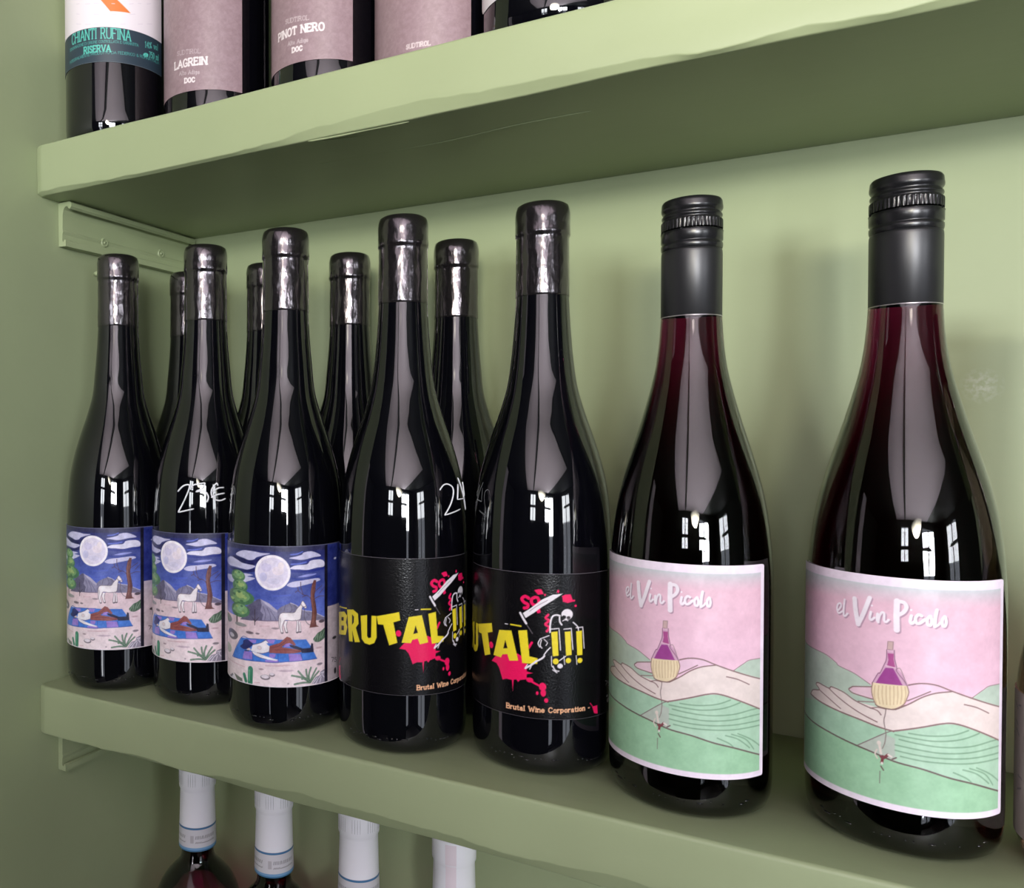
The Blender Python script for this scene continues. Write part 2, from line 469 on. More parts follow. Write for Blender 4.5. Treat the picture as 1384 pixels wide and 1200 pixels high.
# ------------------------------------------------------------------ label artwork, in millimetres (u round the bottle, v above its base)
NIGHT = [
('G',[-46.0,25.504585402590376,100,66.93414991363011],(228,202,210),(246,230,234)),
('G',[-46.0,65.93414991363011,100,110.55153983296194],(42,44,98),(98,120,214)),
('G',[-46.0,105.35153983296193,100,110.55153983296194],(48,46,70),(52,52,92)),
('S',(80,98,192),0.9,[10.94,73.69,24.61,74.39],1),
('S',(80,98,192),0.9,[13.57,79.96,23.34,80.58],1),
('S',(80,98,192),0.9,[5.49,75.25,22.06,76.37],1),
('S',(44,52,132),1.1,[24.2,99.47,30.7,99.22,43.41,100.8],1),
('S',(40,50,135),1.2,[23.77,94.18,33.41,93.74,44.55,94.65],1),
('S',(45,60,150),1.0,[24.19,90.15,32.04,88.93,41.24,90.27],1),
('S',(96,112,205),0.8,[23.77,98.21,28.93,98.46,32.5,99.12],1),
('S',(96,112,205),0.7,[23.35,103.73,27.2,104.05,30.26,105.19],1),
('P',(36,36,88),[-17.64,100.86,-6.73,100.22,-2.05,99.48,2.13,100.25,7.39,102.54,5.52,101.03,1.62,97.14,-4.32,97.54,-10.78,98.03],1),
('P',(36,38,95),[-24.4,93.47,-11.54,93.81,-4.32,93.8,1.62,95.21,2.12,93.54,-4.33,92.29,-14.8,91.84],1),
('P',(205,202,232),[-13.9,102.0,-7.03,104.94,1.13,105.0,5.53,104.44,11.42,104.28,7.39,103.05,3.12,101.73,1.12,100.3,-2.6,99.77,-6.73,100.65],1),
('P',(205,202,232),[-32.59,95.76,-21.19,99.72,-13.09,99.05,-7.37,97.56,1.11,96.88,1.62,95.85,-3.18,94.13,-8.03,94.25,-14.79,94.46,-22.68,94.41],1),
('P',(205,202,232),[-32.6,87.4,-13.12,89.9,-6.13,91.66,0.59,91.28,-3.47,90.15,2.11,89.49,-3.19,87.26,-7.4,86.11,-21.27,84.67],1),
('P',(205,202,232),[22.5,101.83,26.34,102.59,29.82,103.52,31.15,104.73,36.23,105.06,42.31,102.2,37.19,101.57,30.26,100.52,25.48,101.13],1),
('P',(226,222,242),[22.92,95.9,26.33,97.5,32.95,97.82,35.27,99.79,41.24,100.07,44.55,98.53,44.55,95.73,39.17,95.41,33.41,94.59,28.5,95.08,25.05,95.3],1),
('P',(205,202,232),[21.23,86.39,24.19,88.03,30.69,88.8,39.17,89.41,41.77,88.07,36.7,86.86,30.69,85.83,26.33,84.99,22.92,85.3],1),
('P',(150,155,220),[27.62,90.87,32.95,92.07,39.17,91.98,35.27,90.83,30.7,90.51],1),
('E',(250,244,252),12.72,93.29,10.65,10.18),
('E',(228,220,240),12.8,93.17,9.04,8.69),
('E',(214,206,234),9.19,96.34,3.15,2.55),
('E',(238,226,238),16.15,94.43,3.41,2.54),
('E',(206,202,234),7.37,90.71,2.3,2.55),
('E',(218,212,236),13.58,88.44,3.9,1.7),
('E',(236,228,244),11.41,99.4,2.2,1.27),
('E',(242,230,236),17.86,97.41,1.69,2.12),
('P',(150,146,175),[-8.77,64.48,-3.79,72.99,4.06,77.69,5.49,77.81,10.95,75.6,16.56,71.12,17.83,69.86,17.4,65.82,5.47,65.23],0),
('P',(98,94,122),[-8.77,64.48,-3.79,72.99,4.06,77.69,5.49,77.81,6.42,74.47,5.48,70.99,7.34,69.0,6.41,65.52,-0.5,64.81],0),
('P',(188,182,205),[5.49,77.81,10.95,75.6,16.56,71.12,17.83,69.86,13.56,71.47,9.17,74.66],0),
('S',(92,88,115),0.28,[2.09,75.38,1.07,71.85,-1.57,66.39],1),
('S',(92,88,115),0.28,[4.54,76.45,3.56,71.67,2.07,66.39],1),
('S',(92,88,115),0.28,[7.35,73.69,8.71,69.52,8.25,66.09],1),
('S',(92,88,115),0.28,[9.61,72.98,11.38,69.25,11.82,66.3],1),
('S',(92,88,115),0.28,[11.82,71.4,13.99,68.08,14.85,66.41],1),
('P',(128,124,152),[15.71,71.95,17.83,73.89,23.33,76.17,26.32,74.79,30.69,71.57,36.22,70.23,45.12,66.06,45.12,64.55,15.7,66.64],0),
('S',(90,86,112),0.28,[20.37,74.95,19.52,71.56],1),
('S',(90,86,112),0.28,[22.91,75.76,24.18,72.33,22.91,70.67],1),
('S',(90,86,112),0.28,[25.46,74.83,27.61,71.76],1),
('S',(90,86,112),0.28,[31.58,71.07,34.33,68.28],1),
('S',(212,205,222),0.35,[23.33,76.09,26.75,74.56,30.69,71.57,36.22,70.23,45.12,65.97],1),
('S',(105,92,120),0.35,[-9.45,64.54,0.55,65.54,7.34,65.51,16.98,65.86],1),
('S',(105,92,120),0.35,[39.68,66.18,45.12,65.71],1),
('S',(60,45,50),1.2,[-12.79,65.09,-12.8,62.47],1),
('E',(150,148,150),-9.46,61.32,5.34,1.09),
('E',(78,122,88),-12.32,89.57,7.07,3.48),
('E',(122,164,112),-11.4,90.22,5.12,2.61),
('E',(140,182,132),-11.17,90.82,2.67,1.46),
('E',(78,122,88),-15.86,87.72,1.28,0.56),
('E',(122,164,112),-16.79,89.43,1.35,0.56),
('E',(168,192,124),-14.12,91.28,1.16,0.56),
('E',(78,122,88),-10.54,91.74,0.99,0.56),
('E',(122,164,112),-8.6,90.5,0.91,0.55),
('E',(168,192,124),-9.36,88.59,0.94,0.55),
('E',(78,122,88),-12.43,87.4,1.07,0.56),
('E',(78,122,88),-10.46,83.75,7.23,3.91),
('E',(122,164,112),-9.61,84.39,5.3,2.93),
('E',(168,192,124),-9.4,84.98,2.78,1.64),
('E',(78,122,88),-12.44,85.63,1.2,0.63),
('E',(122,164,112),-8.72,86.18,1.03,0.62),
('E',(168,192,124),-6.62,84.83,0.95,0.62),
('E',(78,122,88),-7.32,82.69,0.98,0.62),
('E',(122,164,112),-10.44,81.33,1.1,0.63),
('E',(168,192,124),-14.05,81.69,1.3,0.63),
('E',(78,122,88),-15.05,83.6,1.37,0.63),
('E',(78,122,88),-10.84,77.39,12.36,4.78),
('E',(122,164,112),-9.98,78.04,8.27,3.58),
('E',(168,192,124),-9.77,78.64,4.19,2.01),
('E',(78,122,88),-10.69,80.38,1.64,0.77),
('E',(122,164,112),-6.2,79.84,1.39,0.76),
('E',(168,192,124),-5.3,77.45,1.35,0.76),
('E',(78,122,88),-8.38,75.06,1.49,0.76),
('E',(122,164,112),-14.01,74.24,1.91,0.77),
('E',(168,192,124),-18.31,75.58,2.49,0.78),
('E',(78,122,88),-16.31,78.45,2.18,0.77),
('E',(78,122,88),-10.5,69.62,8.79,4.13),
('E',(122,164,112),-9.65,70.28,6.34,3.09),
('E',(140,182,132),-9.44,70.88,3.29,1.73),
('E',(78,122,88),-15.03,67.34,1.61,0.67),
('E',(122,164,112),-15.95,69.38,1.7,0.67),
('E',(168,192,124),-12.49,71.66,1.42,0.66),
('E',(78,122,88),-8.16,72.22,1.19,0.66),
('E',(122,164,112),-5.96,70.73,1.1,0.66),
('E',(168,192,124),-7.04,68.45,1.14,0.66),
('E',(78,122,88),-10.85,67.01,1.32,0.66),
('E',(120,130,120),-25.71,62.48,6.54,2.46),
('S',(62,54,62),0.5,[1.83,71.5,1.93,67.23,1.82,62.51],1),
('S',(62,54,62),0.35,[-0.23,67.2,0.81,65.82,1.82,64.65],1),
('S',(62,54,62),0.35,[4.52,67.06,3.07,65.64,1.87,64.23],1),
('S',(84,62,84),0.38,[35.27,78.02,33.86,79.42,30.69,80.51,27.62,82.81,26.11,82.02],1),
('S',(84,62,84),0.38,[30.69,80.51,29.37,84.42,29.15,87.83],1),
('S',(84,62,84),0.38,[27.84,82.8,27.4,84.94],1),
('S',(84,62,84),0.38,[38.17,77.73,41.24,78.67,44.54,78.46],1),
('S',(84,62,84),0.38,[37.68,81.21,40.19,83.08,43.13,84.68],1),
('S',(84,62,84),0.38,[41.24,80.39,44.54,83.43],1),
('S',(84,62,84),0.38,[32.49,79.95,30.25,79.26],1),
('P',(112,68,66),[34.56,61.2,35.98,66.83,36.22,71.08,35.27,77.59,35.27,81.86,36.22,86.05,37.43,88.51,38.92,88.15,38.42,83.7,37.68,79.06,38.67,74.24,39.42,69.43,38.66,64.81,39.17,62.17,40.71,61.1],0),
('S',(158,108,98),0.35,[36.46,85.17,35.98,80.94,36.46,75.34,37.18,69.69,36.7,63.75],1),
('S',(72,44,48),0.35,[38.42,83.27,37.58,79.07,38.42,73.84,38.92,68.64,38.41,63.12],1),
('P',(246,238,242),[16.76,61.78,16.55,67.3,17.41,69.85,19.95,70.92,18.68,70.5,22.06,70.47,25.46,70.58,26.97,72.64,28.92,74.66,30.02,76.72,30.69,76.76,32.26,74.43,32.71,72.9,31.81,72.55,30.69,73.69,29.89,72.47,29.58,69.51,29.01,66.57,27.39,66.03,24.18,65.87,20.37,66.21,18.88,64.77,17.61,61.79],0),
('S',(120,104,116),0.28,[16.76,61.78,16.55,67.3,17.41,69.85,19.95,70.92,18.68,70.5,22.06,70.47,25.46,70.58,26.97,72.64,28.92,74.66,30.02,76.72,30.69,76.76,32.26,74.43,32.71,72.9,31.81,72.55,30.69,73.69,29.89,72.47,29.58,69.51,29.01,66.57,27.39,66.03,24.18,65.87,20.37,66.21,18.88,64.77,17.61,61.79],1),
('P',(246,238,242),[17.28,67.52,17.47,65.19,17.28,62.07,18.05,58.97,19.02,58.97,18.44,62.47,19.61,65.58],0),
('S',(120,104,116),0.26,[17.28,67.52,17.47,65.19,17.28,62.07,18.05,58.97,19.02,58.97,18.44,62.47,19.61,65.58],1),
('P',(246,238,242),[19.8,65.58,19.41,63.25,20.57,59.35,21.62,59.26,20.88,62.85,21.54,65.56],0),
('S',(120,104,116),0.26,[19.8,65.58,19.41,63.25,20.57,59.35,21.62,59.26,20.88,62.85,21.54,65.56],1),
('P',(246,238,242),[26.22,66.19,27.01,64.99,26.73,61.88,26.61,59.08,27.68,58.91,27.85,62.6,28.01,65.32],0),
('S',(120,104,116),0.26,[26.22,66.19,27.01,64.99,26.73,61.88,26.61,59.08,27.68,58.91,27.85,62.6,28.01,65.32],1),
('P',(246,238,242),[27.93,65.33,28.32,62.57,28.48,59.36,29.29,59.31,29.05,64.87],0),
('S',(120,104,116),0.26,[27.93,65.33,28.32,62.57,28.48,59.36,29.29,59.31,29.05,64.87],1),
('S',(80,70,80),0.45,[17.93,58.97,19.1,58.97],1),
('S',(80,70,80),0.45,[20.57,59.31,21.73,59.3],1),
('S',(80,70,80),0.6,[26.73,59.0,29.29,59.23],1),
('S',(120,104,116),0.35,[29.36,75.06,30.69,73.48,32.26,73.79],1),
('S',(90,80,92),0.3,[31.58,72.35,31.36,67.68,32.94,64.14,34.79,62.67],1),
('E',(92,80,92),42.86,64.03,2.1,0.95),
('E',(102,96,108),-18.71,54.0,6.88,3.04),
('E',(128,112,122),-1.81,57.68,2.76,0.79),
('E',(128,112,122),3.6,57.75,1.34,0.47),
('E',(150,132,142),14.59,61.43,2.17,0.55),
('E',(170,180,165),-25.6,44.64,5.8,2.87),
('E',(140,128,138),41.41,39.3,1.95,0.71),
('E',(205,172,182),40.93,48.86,2.17,0.55),
('E',(176,150,160),5.98,37.43,1.51,0.47),
('E',(206,182,196),20.41,37.15,4.67,0.62),
('E',(226,196,202),19.39,40.28,4.67,0.39),
('E',(190,170,180),21.96,29.72,0.54,0.55),
('E',(205,200,208),-19.23,53.48,3.32,1.22),
('S',(214,176,186),0.35,[-26.78,37.77,-14.7,37.58,-5.54,37.11],1),
('S',(214,176,186),0.35,[8.52,39.83,18.86,39.89],1),
('S',(214,176,186),0.35,[1.51,29.21,5.1,29.49],1),
('S',(214,176,186),0.35,[-10.96,59.17,-4.4,60.66],1),
('S',(214,176,186),0.35,[5.15,62.21,11.0,62.64],1),
('P',(70,124,214),[-17.76,41.49,-8.41,53.86,-2.32,54.17,5.14,54.69,14.98,55.1,27.6,54.89,32.48,54.63,35.89,49.75,39.5,42.76,29.2,42.6,21.33,42.4,13.53,41.87,14.17,41.82,5.12,41.77,-16.38,40.72],0),
('P',(160,132,214),[-6.08,46.33,-0.12,46.69,0.12,42.31,-7.53,41.7],0),
('P',(160,132,214),[8.52,42.95,16.14,43.36,17.31,41.98,8.52,41.55],0),
('P',(160,132,214),[22.11,46.87,29.2,46.51,30.41,42.69,22.69,42.41],0),
('P',(160,132,214),[-2.33,53.66,2.92,54.15,2.47,52.13,-2.33,51.89],0),
('P',(160,132,214),[8.95,54.63,14.58,54.93,13.39,52.62,10.18,52.84],0),
('P',(160,132,214),[10.98,46.65,14.97,46.76,14.18,44.47,10.98,44.7],0),
('P',(160,132,214),[20.18,52.74,22.89,53.08,24.06,51.09,19.4,50.8],0),
('S',(44,74,160),0.3,[-17.76,41.49,-8.41,53.86,-2.32,54.17,5.14,54.69,14.98,55.1],1),
('S',(52,70,160),0.35,[-17.77,41.29,-16.38,40.72,5.12,41.77,14.17,41.82,21.33,42.4,29.2,42.6,39.5,42.76],1),
('S',(52,80,175),0.3,[29.2,46.51,30.41,42.69],1),
('S',(52,80,175),0.3,[16.09,46.87,16.28,42.19],1),
('S',(52,80,175),0.3,[0.12,46.33,0.35,41.64],1),
('P',(150,86,84),[10.99,51.14,13.39,52.04,16.93,53.11,21.2,56.81,23.14,56.19,24.84,54.18,26.41,51.96,25.23,51.43,22.89,53.08,20.57,52.73,18.24,50.79,23.67,50.01,29.2,48.85,30.21,47.6,25.23,47.07,17.46,47.2,10.99,47.23],0),
('S',(112,60,64),0.3,[11.79,50.21,16.93,51.56,21.2,55.06],1),
('S',(112,60,64),0.3,[14.33,49.15,21.34,49.22,28.4,47.74],1),
('P',(48,46,72),[22.5,52.11,26.41,51.37,30.42,49.53,35.02,49.46,35.8,52.31,36.86,51.59,37.3,46.82,30.01,46.95,29.2,48.65,25.23,49.87,23.28,50.92],0),
('P',(244,238,244),[-0.84,47.37,0.37,50.89,5.14,52.42,8.95,52.76,11.19,50.95,10.66,47.8,6.85,46.64,3.36,46.66],0),
('P',(244,238,244),[-0.36,47.05,3.36,46.74,6.85,45.74,10.98,44.7,16.14,43.44,14.96,42.86,8.94,43.5,5.12,44.12,1.53,45.26],0),
('P',(244,238,244),[5.14,52.03,8.95,54.4,10.59,52.87,8.53,52.33],0),
('S',(110,90,120),0.28,[3.36,46.66,6.85,46.64,10.66,47.8],1),
('S',(110,90,120),0.28,[-0.36,47.05,1.53,45.26,5.12,44.12,8.94,43.5],1),
('S',(110,90,120),0.28,[0.37,50.89,5.14,52.42,8.95,54.4,10.59,52.87],1),
('E',(212,200,212),4.91,49.66,1.4,1.18),
('E',(240,224,226),4.91,49.66,1.05,0.86),
('E',(232,206,202),-2.59,47.98,1.74,0.71),
('P',(42,48,108),[-9.67,48.65,-7.22,50.3,-6.63,52.38,-3.88,53.55,-1.72,52.76,0.51,51.49,-0.35,50.12,-2.33,48.73,-5.24,47.39,-7.82,47.61],1),
('S',(28,28,60),0.5,[-5.52,46.63,-2.34,47.15],1),
('S',(62,132,104),3.6,[-1.47,29.13,-1.36,33.1,-1.26,36.47],1),
('S',(62,132,104),2.2,[-4.73,29.14,-6.11,32.64],1),
('S',(112,178,142),0.9,[-2.12,29.81,-1.96,35.76],1),
('E',(120,108,118),8.51,32.98,3.0,1.49),
('E',(232,222,230),8.38,33.32,2.46,1.07),
('E',(120,108,118),12.58,34.64,1.68,1.01),
('E',(232,222,230),12.46,34.99,1.38,0.73),
('S',(82,112,94),1.0,[34.58,29.69,30.0,32.75,24.05,34.33],1),
('S',(150,174,150),0.3,[34.58,29.69,30.0,32.75,24.05,34.33],1),
('S',(82,112,94),1.0,[34.58,29.69,30.82,33.07,27.79,36.65],1),
('S',(150,174,150),0.3,[34.58,29.69,30.82,33.07,27.79,36.65],1),
('S',(82,112,94),1.0,[34.58,29.69,32.89,34.02,32.47,37.2],1),
('S',(150,174,150),0.3,[34.58,29.69,32.89,34.02,32.47,37.2],1),
('S',(82,112,94),1.0,[34.58,29.69,34.16,33.87,35.45,38.02],1),
('S',(150,174,150),0.3,[34.58,29.69,34.16,33.87,35.45,38.02],1),
('S',(82,112,94),1.0,[34.8,29.67,36.77,33.52,39.03,37.12],1),
('S',(150,174,150),0.3,[34.8,29.67,36.77,33.52,39.03,37.12],1),
('S',(82,112,94),1.0,[35.23,29.61,38.11,32.93,40.68,35.07],1),
('S',(150,174,150),0.3,[35.23,29.61,38.11,32.93,40.68,35.07],1),
('S',(82,112,94),1.0,[34.58,29.5,30.0,29.82,25.61,29.25],1),
('S',(150,174,150),0.3,[34.58,29.5,30.0,29.82,25.61,29.25],1),
('S',(82,112,94),1.0,[35.01,29.44,32.47,32.11,30.0,31.97],1),
('S',(150,174,150),0.3,[35.01,29.44,32.47,32.11,30.0,31.97],1),
('P',(150,142,160),[35.88,28.53,38.57,32.07,41.41,32.77,41.9,34.66,45.24,35.82,45.35,27.57],0),
('S',(226,220,232),0.5,[36.76,28.8,39.5,31.52],1),
('S',(226,220,232),0.5,[38.57,28.32,40.44,30.97,42.39,32.6],1),
('S',(226,220,232),0.5,[41.41,28.42,42.39,31.41],1),
('S',(226,220,232),0.5,[42.39,33.78,44.44,34.19,43.41,32.8,44.71,30.96],1),
('P',(82,106,88),[36.99,54.33,38.58,56.09,39.97,57.48,42.4,58.31,45.35,59.62,45.35,54.66,41.9,52.46,38.58,52.47],1),
('S',(142,166,142),0.45,[37.67,53.06,39.5,56.75],1),
('S',(142,166,142),0.45,[39.5,52.62,40.21,57.05],1),
('S',(142,166,142),0.45,[40.93,53.0,42.4,57.52],1),
('S',(142,166,142),0.45,[42.4,54.36,44.97,58.3],1),
('P',(128,120,130),[-32.62,22.87,-18.3,30.72,-12.09,27.28,-16.44,26.48],0),
('P',(226,222,230),[-20.49,27.63,-16.42,30.72,-13.56,27.6],0),
('P',(110,118,108),[-16.42,31.52,-7.86,29.9,-7.27,28.03,-11.74,27.44],0),
('P',(205,190,196),[47.423601347606095,24.504585402590376,100,24.504585402590376,100,74.93414991363011,47.423601347606095,74.93414991363011],0),
('P',(44,54,128),[47.423601347606095,71.93414991363011,100,71.93414991363011,100,111.55153983296194,47.423601347606095,111.55153983296194],0),
('P',(24,22,38),[45.00804082124948,24.504585402590376,47.423601347606095,24.504585402590376,47.423601347606095,111.55153983296194,45.00804082124948,111.55153983296194],0),
('E',(226,226,240),54.57,99.27,1.51,0.61),
('E',(60,54,58),53.95,52.41,2.1,0.89),
('T', (60, 54, 60), '75', 50.83, 38.84, 56.33, 37.54, 2.4, 0.4, 0),
('E',(30,26,30),54.72,32.69,1.24,1.82),
]
BRUTAL = [
('P',(240,28,96),[-14.41,58.1,-10.5,59.98,-5.02,61.36,-1.39,61.94,2.09,60.36,3.46,57.11,3.34,53.52,6.29,52.98,3.48,52.17,3.15,49.52,0.07,48.72,-0.98,47.52,-1.91,48.61,-3.35,48.36,-3.84,42.52,-4.37,47.96,-7.25,48.09,-9.63,47.1,-10.63,49.81,-11.73,52.72,-13.49,54.79,-16.76,55.3],0),
('S',(240,28,96),1.0,[3.49,49.9,6.18,48.52,9.81,46.82],1),
('E',(240,28,96),4.84,49.39,1.74,1.23),
('E',(240,28,96),11.12,46.58,1.77,2.05),
('E',(240,28,96),11.46,43.54,1.31,1.91),
('E',(240,28,96),8.51,43.15,0.66,0.96),
('E',(240,28,96),12.92,39.82,0.98,1.16),
('E',(240,28,96),-17.19,63.41,1.49,1.7),
('S',(240,28,96),1.2,[5.76,68.32,4.24,65.56],1),
('S',(238,232,238),0.5,[15.14,75.73,18.99,76.13,19.79,65.27],0),
('S',(238,232,238),0.5,[21.44,75.79,25.23,76.03,26.15,65.45],0),
('S',(238,232,238),0.5,[27.86,76.26,31.65,76.35,32.53,65.69],0),
('P',(240,220,52),[15.14,74.23,18.26,74.7,18.85,62.54,15.99,62.09],0),
('P',(240,220,52),[21.86,74.42,24.95,74.68,25.51,62.76,22.61,62.38],0),
('P',(240,220,52),[27.87,74.55,31.18,74.68,31.57,62.36,28.54,62.25],0),
('E',(240,220,52),17.46,59.6,1.47,1.5),
('E',(240,220,52),23.81,59.97,1.41,1.36),
('E',(240,220,52),30.09,59.69,1.48,1.3),
('S',(238,232,238),0.4,[15.33,62.13,15.48,57.38,16.34,57.06],1),
('S',(238,232,238),0.4,[21.5,62.19,21.94,58.11],1),
('S',(238,232,238),0.4,[27.94,62.29,28.41,57.83],1),
('P',(240,220,52),[-29.3,71.8,-16.85,74.87,-16.24,70.4,-19.93,69.19,-17.77,58.39,-22.15,56.75,-25.42,67.5,-28.43,67.51],0),
('P',(240,220,52),[-1.08,73.7,3.4,74.44,4.66,61.36,8.64,60.72,8.45,57.84,1.07,57.48],0),
('P',(240,220,52),[-11.82,72.32,-4.69,73.18,-1.02,58.41,-5.75,57.62,-6.91,60.74,-9.84,60.05,-10.66,58.34,-15.52,58.55],0),
('P',(30,20,24),[-8.11,67.76,-9.29,63.23,-6.85,63.81],0),
('P',(240,220,52),[-39.5,70.67,-35.15,71.68,-35.14,60.27,-34.26,59.29,-32.56,59.9,-32.32,71.67,-29.47,71.85,-29.21,60.33,-30.66,57.08,-33.57,55.79,-36.66,56.2,-38.72,58.22],0),
('P',(240,220,52),[-51.37,71.95,-45.38,73.05,-41.52,71.46,-41.0,65.98,-43.1,63.53,-39.98,56.14,-43.98,55.38,-46.2,61.3,-45.72,55.25,-49.17,54.82],0),
('P',(20,18,22),[-46.33,70.26,-44.67,69.21,-44.79,66.2,-46.33,64.42],0),
('P',(240,220,52),[-69.71,66.78,-54.74,70.14,-51.21,68.58,-52.63,64.5,-51.06,62.19,-52.96,57.45,-69.71,53.97],0),
('P',(20,18,22),[-59.39,66.1,-55.71,66.74,-55.7,64.84,-59.39,64.18],0),
('P',(20,18,22),[-59.38,61.34,-55.31,62.03,-55.3,59.51,-59.38,58.73],0),
('S',(240,220,52),0.7,[-63.45,71.25,-51.84,72.54],1),
('P',(240,28,96),[-69.62,33.16,-69.71,35.1,-62.18,38.03,-61.12,31.75,-59.9,26.71,-69.66,24.49,-69.59,28.44],0),
('S',(240,28,96),0.5,[-68.85,34.96,-61.14,42.56],1),
('S',(240,220,52),0.7,[-5.08,76.24,0.31,76.08],1),
('S',(238,232,238),0.4,[-8.3,76.08,-6.74,76.12],1),
('S',(240,28,96),1.6,[4.14,90.59,2.31,91.39,0.74,90.0,1.85,88.33,3.75,87.41,3.49,85.88,1.99,85.46],1),
('S',(240,28,96),1.55,[7.46,91.33,5.88,90.53,5.48,88.79,6.68,87.38,8.53,87.79,9.18,89.6,8.52,91.05,7.46,91.33],1),
('P',(240,28,96),[6.79,94.89,8.96,95.51,10.46,95.38,11.39,93.11,8.64,92.7],0),
('E',(240,28,96),12.05,92.74,0.52,0.54),
('P',(240,28,96),[20.41,92.35,21.91,93.02,24.85,93.16,26.31,89.52,23.32,88.79,20.9,89.5],0),
('E',(240,28,96),26.6,89.91,0.66,0.54),
('E',(240,28,96),27.5,87.29,0.67,0.61),
('E',(240,28,96),18.51,94.66,0.6,0.81),
('P',(240,28,96),[7.68,84.87,9.65,85.68,10.12,83.8,8.55,83.22],0),
('S',(240,28,96),1.25,[13.66,82.81,12.49,81.2,14.07,79.9,12.37,78.06,14.21,76.51,13.04,74.56],1),
('P',(238,232,238),[1.18,82.77,5.23,85.77,10.62,90.36,15.85,92.99,20.88,93.57,16.0,90.15,10.76,86.69,6.83,83.44,2.69,80.46],0),
('S',(238,232,238),1.1,[-0.07,82.77,1.33,80.32,2.98,77.75],0),
('S',(120,112,118),0.35,[3.39,76.97,6.08,72.99],1),
('S',(150,130,140),0.25,[4.7,84.08,8.01,86.8,13.24,90.06],1),
('S',(238,232,238),0.85,[14.62,74.21,14.73,78.43,15.64,81.85,17.56,82.84,19.37,82.45],1),
('E',(238,232,238),23.07,83.09,2.94,2.72),
('E',(26,22,26),21.41,81.76,1.1,0.88),
('E',(60,54,58),23.78,81.45,0.99,0.82),
('S',(238,232,238),0.8,[19.24,81.77,19.38,79.53,20.34,77.97],1),
('S',(238,232,238),0.4,[20.74,79.87,21.97,80.4,23.5,79.96],1),
('S',(238,232,238),0.6,[26.22,79.05,28.61,76.89,29.23,74.81],1),
('S',(238,232,238),0.5,[9.91,70.57,8.87,68.25,9.73,66.47],1),
('S',(238,232,238),0.5,[10.44,70.06,9.92,67.3,10.72,65.99],1),
('S',(238,232,238),0.5,[9.91,70.57,12.0,71.51,14.1,72.43],1),
('S',(238,232,238),0.4,[11.68,70.48,13.33,68.86,12.68,67.47],1),
('S',(238,232,238),1.0,[2.66,55.08,5.34,56.91,8.12,59.24],1),
('S',(238,232,238),0.9,[8.12,59.24,10.74,60.81,11.91,62.11],1),
('S',(238,232,238),0.6,[11.71,62.65,13.34,64.91,14.78,66.47],1),
('S',(238,232,238),0.5,[3.8,57.15,2.79,55.65],1),
('S',(238,232,238),0.5,[5.48,56.31,4.82,54.87],1),
('E',(238,232,238),19.62,57.31,1.35,1.22),
('S',(238,232,238),0.6,[16.01,57.05,17.35,55.04,19.02,54.72],1),
('S',(238,232,238),0.5,[16.02,55.35,18.15,53.9],1),
('S',(238,232,238),0.5,[19.34,60.03,21.37,61.52,22.4,62.18],1),
('T', (250, 190, 146), 'Brutal Wine Corporation -', -7.19, 33.27, 36.25, 34.41, 2.37, 0.55, 1),
('P',(240,28,96),[37.9,35.53,41.74,35.54,42.0,31.2,39.39,31.83],0),
('S',(240,28,96),0.4,[36.5,37.47,37.9,35.87],1),
('T', (210, 206, 210), '75', 49.03, 44.45, 54.47, 42.79, 2.1, 0.4, 0),
('E',(200,196,200),52.64,35.86,1.62,1.27),
('E',(200,196,200),51.46,38.27,1.1,0.7),
]
